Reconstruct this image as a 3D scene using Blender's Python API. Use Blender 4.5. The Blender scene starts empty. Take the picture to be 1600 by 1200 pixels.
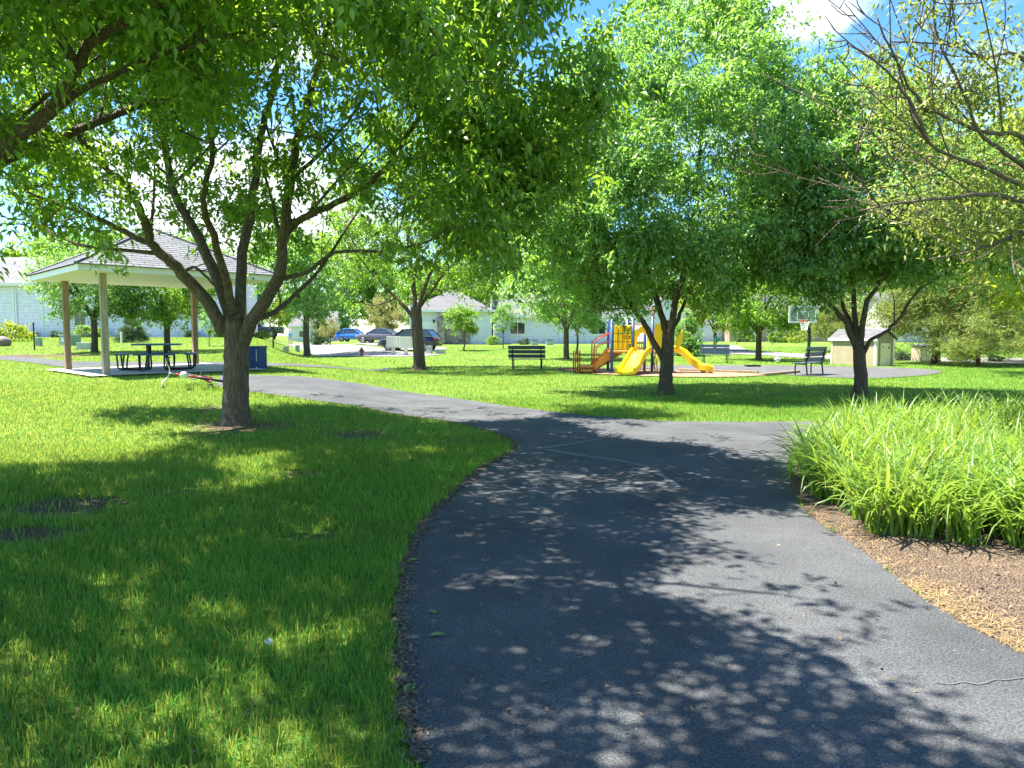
import bpy, bmesh, math, random
import numpy as np
from mathutils import Vector, Matrix
from mathutils.geometry import tessellate_polygon

# ------------------------------------------------------------------ camera, sky, sun, exposure
S = bpy.context.scene
C = S.collection
R = math.radians
F = 1109.0                      # focal length in photograph pixels (1600 wide)
EYE = 1.42
PITCH = math.atan(76.0 / F)
cam = bpy.data.cameras.new("camera")
cam.sensor_width = 36.0
cam.lens = F / 1600 * 36
cam.clip_end = 4000
cam_o = bpy.data.objects.new("camera", cam)
cam_o.location = (0, 0, EYE)
cam_o.rotation_euler = (math.pi / 2 - PITCH, 0, 0)
C.objects.link(cam_o)
S.camera = cam_o

SUN_EL = R(65)
SUN_AZ = math.atan2(0.22, -0.97)       # direction towards the sun in the xy plane
sun_dir = Vector((math.cos(SUN_AZ) * math.cos(SUN_EL), math.sin(SUN_AZ) * math.cos(SUN_EL), math.sin(SUN_EL)))
sl = bpy.data.lights.new("sun", 'SUN')
sl.energy = 5.0
sl.angle = R(0.53)
sl.color = (1.0, 0.95, 0.86)
so = bpy.data.objects.new("sun", sl)
so.rotation_euler = sun_dir.to_track_quat('Z', 'Y').to_euler()
so.location = (0, 0, 60)
C.objects.link(so)

w = bpy.data.worlds.new("World")
S.world = w
w.use_nodes = True
nt = w.node_tree
nt.nodes.clear()
N = nt.nodes.new
L = nt.links.new
out = N('ShaderNodeOutputWorld')
bg = N('ShaderNodeBackground')
bg.inputs['Strength'].default_value = 0.086
sky = N('ShaderNodeTexSky')
sky.sky_type = 'NISHITA'
sky.sun_disc = False
sky.sun_elevation = SUN_EL
sky.sun_rotation = math.pi / 2 - SUN_AZ
sky.air_density = 1.0
sky.altitude = 600
sky.dust_density = 0.2
sky.ozone_density = 4.0
tc = N('ShaderNodeTexCoord')
mp = N('ShaderNodeMapping')
mp.inputs['Scale'].default_value = (1.0, 1.0, 2.2)
mp.inputs['Location'].default_value = (0.9, 0.3, 0.4)
no = N('ShaderNodeTexNoise')
no.inputs['Scale'].default_value = 2.6
no.inputs['Detail'].default_value = 8
no.inputs['Roughness'].default_value = 0.55
rp = N('ShaderNodeValToRGB')
rp.color_ramp.elements[0].position = 0.57
rp.color_ramp.elements[1].position = 0.68
mx = N('ShaderNodeMixRGB')
mx.inputs['Color2'].default_value = (5.0, 5.2, 5.5, 1)
L(tc.outputs['Generated'], mp.inputs['Vector'])
L(mp.outputs['Vector'], no.inputs['Vector'])
def cloud_bank(az_x, az_y, el, rad, amount, prev):
    v = Vector((az_x, az_y, el)).normalized()
    dp = N('ShaderNodeVectorMath'); dp.operation = 'DOT_PRODUCT'; dp.inputs[1].default_value = v
    nm = N('ShaderNodeVectorMath'); nm.operation = 'NORMALIZE'
    L(tc.outputs['Generated'], nm.inputs[0]); L(nm.outputs[0], dp.inputs[0])
    mr = N('ShaderNodeMapRange'); mr.inputs['From Min'].default_value = math.cos(rad); mr.inputs['From Max'].default_value = 1.0
    mr.inputs['To Min'].default_value = 0.0; mr.inputs['To Max'].default_value = amount
    L(dp.outputs['Value'], mr.inputs['Value'])
    ad = N('ShaderNodeMath'); ad.operation = 'ADD'
    L(prev, ad.inputs[0]); L(mr.outputs[0], ad.inputs[1])
    return ad.outputs[0]
cl_f = cloud_bank(0.40, 1.0, 0.51, R(6), 0.20, no.outputs['Fac'])      # the white cloud high at right
cl_f = cloud_bank(-0.42, 1.0, 0.28, R(15), 0.13, cl_f)                 # bank behind the trees at left
L(cl_f, rp.inputs['Fac'])
L(rp.outputs['Color'], mx.inputs['Fac'])
hsv = N('ShaderNodeHueSaturation')
hsv.inputs['Saturation'].default_value = 1.22
L(sky.outputs['Color'], hsv.inputs['Color'])
L(hsv.outputs['Color'], mx.inputs['Color1'])
L(mx.outputs['Color'], bg.inputs['Color'])
L(bg.outputs[0], out.inputs[0])

S.view_settings.view_transform = 'Standard'
S.view_settings.look = 'None'
S.view_settings.exposure = 2.08
S.view_settings.gamma = 1.0
S.render.engine = 'CYCLES'
S.cycles.max_bounces = 7
S.cycles.diffuse_bounces = 3
S.cycles.transmission_bounces = 4
S.cycles.transparent_max_bounces = 8

# ------------------------------------------------------------------ placing
def sm(t):
    t = np.clip(t, 0, 1)
    return t * t * (3 - 2 * t)

def terr(x, y):
    x = np.asarray(x, float); y = np.asarray(y, float)
    ys = np.maximum(y, 3.0)
    a = -x / ys
    k = sm((y - 20) / 20)
    a0 = 0.12 + (0.29 - 0.12) * k
    a1 = 0.33 + (0.37 - 0.33) * k
    lf = sm((a - a0) / (a1 - a0))
    zl = 0.4 * sm((y - 8) / 10) + 0.02 * np.clip(y - 20, 0, 42)
    m = sm((-a + 0.27) / 0.06)
    zr = 0.022 * np.clip(y - 42, 0, 33)
    return lf * zl + (1 - lf) * m * zr

def ray(px, py):
    a = (px - 800) / F; b = (600 - py) / F
    cp, sp = math.cos(PITCH), math.sin(PITCH)
    return Vector((a, cp + b * sp, -sp + b * cp))

def atd(px, py, d):
    r = ray(px, py)
    return Vector((0, 0, EYE)) + r * (d / r.y)

def G(px, py):
    r = ray(px, py); r = r / r.y
    ys = np.concatenate([np.linspace(1, 40, 2000), np.linspace(40, 260, 3000)])
    z = EYE + r.z * ys
    t = terr(r.x * ys, ys)
    i = np.argmax(z <= t)
    y = ys[i] if (z <= t).any() else 250.0
    return Vector((r.x * y, y, float(terr(r.x * y, y))))

def PX(d):                       # metres per photograph pixel at depth d
    return d / F

def catmull(pts, n=6, closed=False):
    P = [Vector(p) for p in pts]
    o = []
    m = len(P)
    rng = range(m if closed else m - 1)
    for i in rng:
        if closed:
            p0, p1, p2, p3 = P[(i - 1) % m], P[i], P[(i + 1) % m], P[(i + 2) % m]
        else:
            p0, p1, p2, p3 = P[max(i - 1, 0)], P[i], P[i + 1], P[min(i + 2, m - 1)]
        for k in range(n):
            t = k / n
            o.append(0.5 * ((2 * p1) + (p2 - p0) * t + (2 * p0 - 5 * p1 + 4 * p2 - p3) * t * t + (3 * p1 - p0 - 3 * p2 + p3) * t ** 3))
    if not closed:
        o.append(P[-1])
    return o

# ------------------------------------------------------------------ materials
class NT:
    def __init__(s, name):
        s.m = bpy.data.materials.new(name)
        s.m.use_nodes = True
        s.t = s.m.node_tree
        s.b = s.t.nodes['Principled BSDF']
    def n(s, k, **kw):
        x = s.t.nodes.new(k)
        for a, v in kw.items():
            x.inputs[a.replace('_', ' ')].default_value = v
        return x
    def l(s, a, b):
        s.t.links.new(a, b)

def ramp(n, src, stops):
    r = n.n('ShaderNodeValToRGB')
    e = r.color_ramp.elements
    while len(e) < len(stops):
        e.new(0.5)
    for i, (p, c) in enumerate(stops):
        e[i].position = p
        e[i].color = (c[0], c[1], c[2], 1)
    n.l(src, r.inputs['Fac'])
    return r

def mat(name, col, rough=0.6, metal=0.0, var=0.12, scale=6.0, bump=0.0, bscale=40.0, stretch=(1, 1, 1), spec=None):
    n = NT(name)
    t = n.n('ShaderNodeTexCoord')
    mpn = n.n('ShaderNodeMapping'); mpn.inputs['Scale'].default_value = stretch
    n.l(t.outputs['Object'], mpn.inputs['Vector'])
    z = n.n('ShaderNodeTexNoise', Scale=scale, Detail=5.0, Roughness=0.6)
    n.l(mpn.outputs[0], z.inputs['Vector'])
    lo = [max(0, c * (1 - var)) for c in col]; hi = [min(1, c * (1 + var)) for c in col]
    r = ramp(n, z.outputs['Fac'], [(0.3, lo), (0.7, hi)])
    n.l(r.outputs[0], n.b.inputs['Base Color'])
    n.b.inputs['Roughness'].default_value = rough
    n.b.inputs['Metallic'].default_value = metal
    if spec is not None:
        n.b.inputs['Specular IOR Level'].default_value = spec
    if bump:
        z2 = n.n('ShaderNodeTexNoise', Scale=bscale, Detail=4.0)
        n.l(mpn.outputs[0], z2.inputs['Vector'])
        bp = n.n('ShaderNodeBump', Strength=bump, Distance=0.02)
        n.l(z2.outputs['Fac'], bp.inputs['Height'])
        n.l(bp.outputs[0], n.b.inputs['Normal'])
    return n.m

def leaf_mat(name, dark, light, trans, tw=0.45, rough=0.45, spec=0.4, tail=None):
    n = NT(name)
    g = n.n('ShaderNodeNewGeometry')
    r = ramp(n, g.outputs['Random Per Island'], [(0.0, dark), (0.75, light), (1.0, [light[0] * 1.7, light[1] * 1.25, light[2]])] if not tail else [(0.0, dark), (0.6, light), (0.96, light), (0.985, tail)])
    t = n.n('ShaderNodeTexCoord')
    z = n.n('ShaderNodeTexNoise', Scale=0.9, Detail=2.0)
    n.l(t.outputs['Object'], z.inputs['Vector'])
    hs = n.n('ShaderNodeHueSaturation')
    rr = n.n('ShaderNodeMapRange'); rr.inputs['From Min'].default_value = 0.3; rr.inputs['From Max'].default_value = 0.7
    rr.inputs['To Min'].default_value = 0.75; rr.inputs['To Max'].default_value = 1.3
    n.l(z.outputs['Fac'], rr.inputs['Value'])
    n.l(rr.outputs[0], hs.inputs['Value'])
    n.l(r.outputs[0], hs.inputs['Color'])
    n.l(hs.outputs[0], n.b.inputs['Base Color'])
    n.b.inputs['Roughness'].default_value = rough
    n.b.inputs['Specular IOR Level'].default_value = spec
    tr = n.n('ShaderNodeBsdfTranslucent')
    r2 = ramp(n, g.outputs['Random Per Island'], [(0.0, [c * 0.75 for c in trans]), (1.0, [c * 1.25 for c in trans])])
    n.l(r2.outputs[0], tr.inputs['Color'])
    mxs = n.n('ShaderNodeMixShader'); mxs.inputs[0].default_value = tw
    n.l(n.b.outputs[0], mxs.inputs[1]); n.l(tr.outputs[0], mxs.inputs[2])
    n.l(mxs.outputs[0], n.t.nodes['Material Output'].inputs['Surface'])
    return n.m

def bark_mat(name, a, b):
    n = NT(name)
    t = n.n('ShaderNodeTexCoord')
    mpn = n.n('ShaderNodeMapping'); mpn.inputs['Scale'].default_value = (9, 9, 1.6)
    n.l(t.outputs['Object'], mpn.inputs['Vector'])
    z = n.n('ShaderNodeTexNoise', Scale=4.0, Detail=7.0, Roughness=0.65, Distortion=0.6)
    n.l(mpn.outputs[0], z.inputs['Vector'])
    v = n.n('ShaderNodeTexVoronoi', Scale=5.0); v.feature = 'DISTANCE_TO_EDGE'
    n.l(mpn.outputs[0], v.inputs['Vector'])
    r = ramp(n, z.outputs['Fac'], [(0.32, a), (0.68, b)])
    ml = n.n('ShaderNodeMath'); ml.operation = 'MULTIPLY_ADD'; ml.inputs[1].default_value = 1.6
    n.l(v.outputs['Distance'], ml.inputs[0]); n.l(z.outputs['Fac'], ml.inputs[2])
    bp = n.n('ShaderNodeBump', Strength=1.0, Distance=0.06)
    n.l(ml.outputs[0], bp.inputs['Height'])
    n.l(bp.outputs[0], n.b.inputs['Normal'])
    n.l(r.outputs[0], n.b.inputs['Base Color'])
    n.b.inputs['Roughness'].default_value = 0.9
    return n.m

def brick_mat(name, c1, c2, mortar, bw, rh, ms=0.01, rough=0.8, offset=0.5, bump=0.3, coord='Object', rot=None, squash=1.0):
    n = NT(name)
    t = n.n('ShaderNodeTexCoord')
    mpn = n.n('ShaderNodeMapping')
    if rot: mpn.inputs['Rotation'].default_value = rot
    n.l(t.outputs[coord], mpn.inputs['Vector'])
    b = n.n('ShaderNodeTexBrick')
    b.offset = offset
    b.inputs['Color1'].default_value = (*c1, 1); b.inputs['Color2'].default_value = (*c2, 1); b.inputs['Mortar'].default_value = (*mortar, 1)
    b.inputs['Scale'].default_value = 1.0
    b.inputs['Brick Width'].default_value = bw; b.inputs['Row Height'].default_value = rh
    b.inputs['Mortar Size'].default_value = ms
    n.l(mpn.outputs[0], b.inputs['Vector'])
    z = n.n('ShaderNodeTexNoise', Scale=3.0, Detail=4.0)
    n.l(t.outputs[coord], z.inputs['Vector'])
    hs = n.n('ShaderNodeHueSaturation')
    rr = n.n('ShaderNodeMapRange'); rr.inputs['To Min'].default_value = 0.75; rr.inputs['To Max'].default_value = 1.25
    n.l(z.outputs['Fac'], rr.inputs['Value']); n.l(rr.outputs[0], hs.inputs['Value'])
    n.l(b.outputs['Color'], hs.inputs['Color'])
    n.l(hs.outputs[0], n.b.inputs['Base Color'])
    n.b.inputs['Roughness'].default_value = rough
    bp = n.n('ShaderNodeBump', Strength=bump, Distance=0.01); bp.invert = True
    n.l(b.outputs['Fac'], bp.inputs['Height']); n.l(bp.outputs[0], n.b.inputs['Normal'])
    return n.m

def lawn_mat():
    n = NT('lawn_soil_and_grass')
    t = n.n('ShaderNodeTexCoord')
    big = n.n('ShaderNodeTexNoise', Scale=0.35, Detail=4.0)
    fine = n.n('ShaderNodeTexNoise', Scale=28.0, Detail=6.0, Roughness=0.7)
    mid = n.n('ShaderNodeTexNoise', Scale=3.0, Detail=5.0)
    for z in (big, fine, mid): n.l(t.outputs['Object'], z.inputs['Vector'])
    r = ramp(n, fine.outputs['Fac'], [(0.3, (0.030, 0.13, 0.018)), (0.7, (0.205, 0.255, 0.05))])
    r2 = ramp(n, big.outputs['Fac'], [(0.35, (0.82, 0.9, 0.8)), (0.65, (1.25, 1.08, 1.0))])
    m = n.n('ShaderNodeMixRGB', Fac=1.0); m.blend_type = 'MULTIPLY'
    n.l(r.outputs[0], m.inputs[1]); n.l(r2.outputs[0], m.inputs[2])
    at = n.n('ShaderNodeAttribute'); at.attribute_name = 'soil'
    ms = ramp(n, fine.outputs['Fac'], [(0.3, (0.055, 0.037, 0.025)), (0.7, (0.17, 0.12, 0.082))])
    add = n.n('ShaderNodeMath'); add.operation = 'MULTIPLY_ADD'; add.inputs[1].default_value = 0.7
    n.l(mid.outputs['Fac'], add.inputs[0]); n.l(at.outputs['Fac'], add.inputs[2])
    th = n.n('ShaderNodeMapRange'); th.inputs['From Min'].default_value = 0.52; th.inputs['From Max'].default_value = 0.72
    n.l(add.outputs[0], th.inputs['Value'])
    m2 = n.n('ShaderNodeMixRGB')
    n.l(th.outputs[0], m2.inputs['Fac']); n.l(m.outputs[0], m2.inputs[1]); n.l(ms.outputs[0], m2.inputs[2])
    n.l(m2.outputs[0], n.b.inputs['Base Color'])
    n.b.inputs['Roughness'].default_value = 0.9
    n.b.inputs['Specular IOR Level'].default_value = 0.1
    bp = n.n('ShaderNodeBump', Strength=0.8, Distance=0.04)
    n.l(fine.outputs['Fac'], bp.inputs['Height']); n.l(bp.outputs[0], n.b.inputs['Normal'])
    return n.m

def asphalt_mat(name, k=1.0, tint=(1, 1, 1)):
    n = NT(name)
    t = n.n('ShaderNodeTexCoord')
    f = n.n('ShaderNodeTexNoise', Scale=95.0, Detail=3.0, Roughness=0.7)
    g = n.n('ShaderNodeTexNoise', Scale=1.1, Detail=6.0, Roughness=0.62)
    v = n.n('ShaderNodeTexVoronoi', Scale=55.0)
    for z in (f, g, v): n.l(t.outputs['Object'], z.inputs['Vector'])
    T = lambda c: tuple(c * k * q for q in tint)
    r = ramp(n, g.outputs['Fac'], [(0.28, T(0.056)), (0.5, T(0.082)), (0.72, T(0.114))])
    r2 = ramp(n, f.outputs['Fac'], [(0.34, (0.42, 0.42, 0.43)), (0.66, (1.65, 1.62, 1.58))])
    m = n.n('ShaderNodeMixRGB', Fac=1.0); m.blend_type = 'MULTIPLY'
    n.l(r.outputs[0], m.inputs[1]); n.l(r2.outputs[0], m.inputs[2])
    sp = ramp(n, v.outputs['Color'], [(0.93, (0, 0, 0)), (0.99, (1, 1, 1))])
    sd = ramp(n, v.outputs['Distance'], [(0.25, (1, 1, 1)), (0.4, (0, 0, 0))])
    mm = n.n('ShaderNodeMixRGB', Fac=1.0); mm.blend_type = 'MULTIPLY'
    n.l(sp.outputs[0], mm.inputs[1]); n.l(sd.outputs[0], mm.inputs[2])
    m2 = n.n('ShaderNodeMixRGB'); m2.inputs[2].default_value = (0.26, 0.25, 0.24, 1)
    n.l(mm.outputs[0], m2.inputs['Fac']); n.l(m.outputs[0], m2.inputs[1])
    n.l(m2.outputs[0], n.b.inputs['Base Color'])
    n.b.inputs['Roughness'].default_value = 0.82
    n.b.inputs['Specular IOR Level'].default_value = 0.3
    bp = n.n('ShaderNodeBump', Strength=0.7, Distance=0.012)
    n.l(f.outputs['Fac'], bp.inputs['Height']); n.l(bp.outputs[0], n.b.inputs['Normal'])
    return n.m

def mulch_mat(name, a, b, c):
    n = NT(name)
    t = n.n('ShaderNodeTexCoord')
    v = n.n('ShaderNodeTexVoronoi', Scale=75.0)
    z = n.n('ShaderNodeTexNoise', Scale=2.2, Detail=6.0)
    n.l(t.outputs['Object'], v.inputs['Vector']); n.l(t.outputs['Object'], z.inputs['Vector'])
    r = ramp(n, v.outputs['Color'], [(0.1, a), (0.55, b), (0.95, c)])
    r2 = ramp(n, z.outputs['Fac'], [(0.3, (0.7, 0.7, 0.72)), (0.7, (1.2, 1.15, 1.1))])
    m = n.n('ShaderNodeMixRGB', Fac=1.0); m.blend_type = 'MULTIPLY'
    n.l(r.outputs[0], m.inputs[1]); n.l(r2.outputs[0], m.inputs[2])
    n.l(m.outputs[0], n.b.inputs['Base Color'])
    n.b.inputs['Roughness'].default_value = 0.95
    bp = n.n('ShaderNodeBump', Strength=1.0, Distance=0.03)
    n.l(v.outputs['Distance'], bp.inputs['Height']); n.l(bp.outputs[0], n.b.inputs['Normal'])
    return n.m

def glass_mat(name, col=(0.02, 0.03, 0.035), rough=0.06):
    n = NT(name)
    n.b.inputs['Base Color'].default_value = (*col, 1)
    n.b.inputs['Roughness'].default_value = rough
    n.b.inputs['Specular IOR Level'].default_value = 0.7
    return n.m

M = {}
M['lawn'] = lawn_mat()
M['grass'] = leaf_mat('grass_blade', (0.020, 0.165, 0.016), (0.085, 0.315, 0.030), (0.44, 0.50, 0.08), tail=(0.26, 0.30, 0.10), tw=0.45, rough=0.55, spec=0.22)
M['asphalt'] = asphalt_mat('asphalt', 0.84, (0.96, 1.0, 1.05))
M['court'] = asphalt_mat('court_asphalt', 1.05)
M['street'] = asphalt_mat('pale_street', 2.0, (1.05, 1.0, 0.95))
M['concrete'] = mat('concrete', (0.36, 0.34, 0.31), 0.85, var=0.15, scale=2.0, bump=0.2)
M['seal'] = mat('crack_seal', (0.085, 0.096, 0.11), 0.6, var=0.2, scale=8)
M['soilbed'] = mulch_mat('bed_soil', (0.10, 0.064, 0.040), (0.165, 0.113, 0.073), (0.235, 0.172, 0.115))
M['woodchip'] = mulch_mat('woodchip', (0.24, 0.15, 0.09), (0.42, 0.28, 0.17), (0.56, 0.42, 0.28))
M['litter'] = mat('brown_litter', (0.17, 0.12, 0.07), 0.9, var=0.5, scale=30)
M['straw'] = mat('dry_straw', (0.30, 0.205, 0.085), 0.9, var=0.3)
M['bark'] = bark_mat('bark_brown', (0.07, 0.048, 0.03), (0.25, 0.18, 0.12))
M['bark_grey'] = bark_mat('bark_grey', (0.09, 0.066, 0.045), (0.34, 0.26, 0.18))
M['bark_twig'] = bark_mat('bark_pale_twig', (0.13, 0.09, 0.06), (0.34, 0.26, 0.18))
M['bark_pine'] = bark_mat('bark_pine', (0.10, 0.05, 0.03), (0.25, 0.13, 0.075))
M['leaf'] = leaf_mat('leaf_green', (0.05, 0.13, 0.028), (0.14, 0.255, 0.045), (0.32, 0.55, 0.035), tw=0.46, rough=0.36, spec=0.5)
M['leaf_near'] = leaf_mat('leaf_fresh_green', (0.045, 0.135, 0.03), (0.135, 0.27, 0.055), (0.33, 0.54, 0.03), tw=0.48, rough=0.36, spec=0.5)
M['leaf_blue'] = leaf_mat('leaf_deep_green', (0.075, 0.18, 0.055), (0.24, 0.375, 0.16), (0.31, 0.57, 0.065), tw=0.45, rough=0.34, spec=0.6)
M['leaf_yellow'] = leaf_mat('leaf_yellow_green', (0.12, 0.20, 0.02), (0.22, 0.30, 0.03), (0.48, 0.58, 0.03), tw=0.48)
M['leaf_crab'] = leaf_mat('leaf_olive', (0.11, 0.16, 0.04), (0.25, 0.29, 0.09), (0.34, 0.44, 0.07), tw=0.42)
M['leaf_rust'] = leaf_mat('leaf_grey_rust', (0.11, 0.14, 0.05), (0.26, 0.24, 0.11), (0.38, 0.40, 0.08), tw=0.4)
M['needle'] = leaf_mat('pine_needle', (0.11, 0.17, 0.045), (0.22, 0.28, 0.08), (0.36, 0.44, 0.08), tw=0.38)
M['needle_dark'] = leaf_mat('spruce_needle', (0.03, 0.075, 0.03), (0.065, 0.13, 0.05), (0.10, 0.19, 0.04), tw=0.25)
M['lily'] = leaf_mat('daylily_leaf', (0.05, 0.14, 0.022), (0.175, 0.29, 0.045), (0.34, 0.49, 0.045), tail=(0.36, 0.30, 0.10), tw=0.42, rough=0.4, spec=0.45)
M['fallen'] = leaf_mat('fallen_leaf_green', (0.16, 0.22, 0.05), (0.22, 0.28, 0.08), (0.2, 0.3, 0.05), tw=0.2)
M['fallen_dry'] = mat('fallen_leaf_dry', (0.42, 0.33, 0.12), 0.8)
M['fallen_pale'] = mat('fallen_leaf_pale', (0.62, 0.58, 0.42), 0.8)
M['shingle'] = brick_mat('roof_shingle', (0.118, 0.123, 0.130), (0.158, 0.164, 0.172), (0.035, 0.035, 0.036), 0.32, 0.14, 0.012)
M['roof_grey'] = brick_mat('house_shingle', (0.085, 0.085, 0.09), (0.11, 0.108, 0.112), (0.05, 0.05, 0.052), 0.5, 0.2, 0.012)
M['white'] = mat('white_paint', (0.78, 0.77, 0.74), 0.5, var=0.04)
M['cream'] = mat('cream_paint', (0.80, 0.74, 0.60), 0.55, var=0.05)
M['soffit'] = mat('soffit_boards', (0.62, 0.60, 0.53), 0.6, var=0.05)
M['timber'] = mat('weathered_timber', (0.30, 0.20, 0.115), 0.8, var=0.35, scale=3, stretch=(6, 6, 0.6), bump=0.4)
M['timber_grey'] = mat('grey_timber', (0.36, 0.30, 0.22), 0.85, var=0.3, scale=3, stretch=(6, 6, 0.6), bump=0.4)
M['blue'] = mat('blue_plastic_coat', (0.030, 0.115, 0.235), 0.45, var=0.1)
M['blue_bin'] = mat('blue_bin_panel', (0.008, 0.05, 0.17), 0.65, var=0.12)
M['black'] = mat('black_metal', (0.012, 0.012, 0.014), 0.4, var=0.1)
M['tyre'] = mat('tyre_rubber', (0.02, 0.02, 0.02), 0.85)
M['chrome'] = mat('bare_metal', (0.6, 0.6, 0.62), 0.3, metal=0.9, var=0.05)
M['red'] = mat('red_paint', (0.42, 0.022, 0.035), 0.3, var=0.06)
M['play_yellow'] = mat('yellow_plastic', (0.80, 0.52, 0.006), 0.35, var=0.04)
M['play_orange'] = mat('orange_plastic', (0.62, 0.27, 0.03), 0.45, var=0.06)
M['play_red'] = mat('red_orange_steel', (0.48, 0.085, 0.035), 0.4, var=0.06)
M['play_blue'] = mat('blue_steel_post', (0.035, 0.075, 0.24), 0.4, var=0.06)
M['bench'] = mat('dark_bench_slats', (0.05, 0.075, 0.10), 0.35, var=0.1)
M['siding_blue'] = brick_mat('pale_lap_siding', (0.80, 0.75, 0.83), (0.78, 0.73, 0.81), (0.36, 0.38, 0.42), 60.0, 0.16, 0.012, 0.6, 0, 0.4, rot=(R(90), 0, 0))
M['siding_white'] = brick_mat('white_lap_siding', (0.74, 0.73, 0.70), (0.72, 0.71, 0.69), (0.50, 0.49, 0.47), 60.0, 0.16, 0.01, 0.6, 0, 0.4, rot=(R(90), 0, 0))
M['siding_tan'] = brick_mat('tan_lap_siding', (0.48, 0.33, 0.23), (0.47, 0.32, 0.22), (0.3, 0.2, 0.14), 60.0, 0.16, 0.01, 0.6, 0, 0.4, rot=(R(90), 0, 0))
M['brick'] = brick_mat('red_brick', (0.36, 0.17, 0.11), (0.46, 0.24, 0.16), (0.5, 0.45, 0.4), 0.24, 0.08, 0.012, rot=(R(90), 0, 0))
def stone_mat():
    n = NT('field_stone')
    t = n.n('ShaderNodeTexCoord')
    v = n.n('ShaderNodeTexVoronoi', Scale=5.0); n.l(t.outputs['Object'], v.inputs['Vector'])
    r = ramp(n, v.outputs['Color'], [(0.1, (0.11, 0.085, 0.075)), (0.5, (0.27, 0.21, 0.18)), (0.9, (0.45, 0.39, 0.34))])
    n.l(r.outputs[0], n.b.inputs['Base Color']); n.b.inputs['Roughness'].default_value = 0.85
    return n.m
M['stone'] = stone_mat()
M['shed_wood'] = brick_mat('shed_boards', (0.68, 0.60, 0.42), (0.76, 0.68, 0.50), (0.30, 0.25, 0.16), 0.14, 30.0, 0.012, 0.8, 0, 0.5)
M['util_green'] = mat('utility_green', (0.20, 0.30, 0.24), 0.5)
M['util_grey'] = mat('utility_grey', (0.36, 0.40, 0.37), 0.5)
M['glass'] = glass_mat('dark_window_glass')
M['glass_car'] = glass_mat('car_glass', (0.03, 0.045, 0.06), 0.04)
def paint(name, col):
    n = NT(name)
    n.b.inputs['Base Color'].default_value = (*col, 1)
    n.b.inputs['Roughness'].default_value = 0.25
    n.b.inputs['Coat Weight'].default_value = 0.8
    n.b.inputs['Coat Roughness'].default_value = 0.05
    return n.m
M['p_black'] = paint('black_car_paint', (0.012, 0.012, 0.016))
M['p_grey'] = paint('grey_car_paint', (0.085, 0.085, 0.10))
M['p_blue'] = paint('blue_car_paint', (0.02, 0.15, 0.55))
M['p_brown'] = paint('dark_brown_car_paint', (0.035, 0.025, 0.03))
M['p_navy'] = paint('dark_truck_paint', (0.02, 0.022, 0.035))
M['lamp'] = mat('headlamp_lens', (0.75, 0.77, 0.8), 0.1, var=0.03)
M['tail'] = mat('tail_lamp', (0.5, 0.02, 0.02), 0.2)
M['hydrant'] = mat('hydrant_dark_red', (0.14, 0.035, 0.03), 0.5)
M['teal'] = mat('teal_sign', (0.05, 0.32, 0.36), 0.4)
M['skin'] = mat('skin', (0.48, 0.30, 0.22), 0.6)
M['shirt'] = mat('light_blue_shirt', (0.22, 0.48, 0.75), 0.8)
M['shorts'] = mat('pale_shorts', (0.55, 0.58, 0.62), 0.8)
M['hair'] = mat('dark_hair', (0.04, 0.025, 0.02), 0.7)
M['rock'] = mat('boulder', (0.16, 0.14, 0.13), 0.9, var=0.3, bump=0.6, bscale=8)
def clear_mat():
    n = NT('clear_acrylic')
    tr = n.n('ShaderNodeBsdfTransparent'); tr.inputs[0].default_value = (0.80, 0.88, 0.86, 1)
    n.b.inputs['Base Color'].default_value = (0.35, 0.45, 0.42, 1); n.b.inputs['Roughness'].default_value = 0.08
    mxs = n.n('ShaderNodeMixShader'); mxs.inputs[0].default_value = 0.3
    n.l(tr.outputs[0], mxs.inputs[1]); n.l(n.b.outputs[0], mxs.inputs[2])
    n.l(mxs.outputs[0], n.t.nodes['Material Output'].inputs['Surface'])
    return n.m
M['acrylic'] = clear_mat()

# ------------------------------------------------------------------ mesh helpers
def tag(o, label=None, cat=None, group=None, kind=None):
    if label: o['label'] = label
    if cat: o['category'] = cat
    if group: o['group'] = group
    if kind: o['kind'] = kind
    return o

def thing(name, label, cat, loc=(0, 0, 0), rz=0.0, group=None):
    o = bpy.data.objects.new(name, None)
    o.empty_display_size = 0.2
    C.objects.link(o)
    o.location = loc
    o.rotation_euler = (0, 0, rz)
    return tag(o, label, cat, group)

def npmesh(name, V, T, m, mats=None):
    """triangle mesh from numpy arrays"""
    me = bpy.data.meshes.new(name)
    V = np.ascontiguousarray(V, np.float32); T = np.ascontiguousarray(T, np.int32)
    me.vertices.add(len(V)); me.loops.add(T.size); me.polygons.add(len(T))
    me.vertices.foreach_set('co', V.ravel())
    me.loops.foreach_set('vertex_index', T.ravel())
    me.polygons.foreach_set('loop_start', np.arange(0, T.size, T.shape[1], dtype=np.int32))
    me.materials.append(m)
    me.update(calc_edges=True)
    return me

def link(name, me, parent=None):
    o = bpy.data.objects.new(name, me)
    C.objects.link(o)
    if parent: o.parent = parent
    return o

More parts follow.
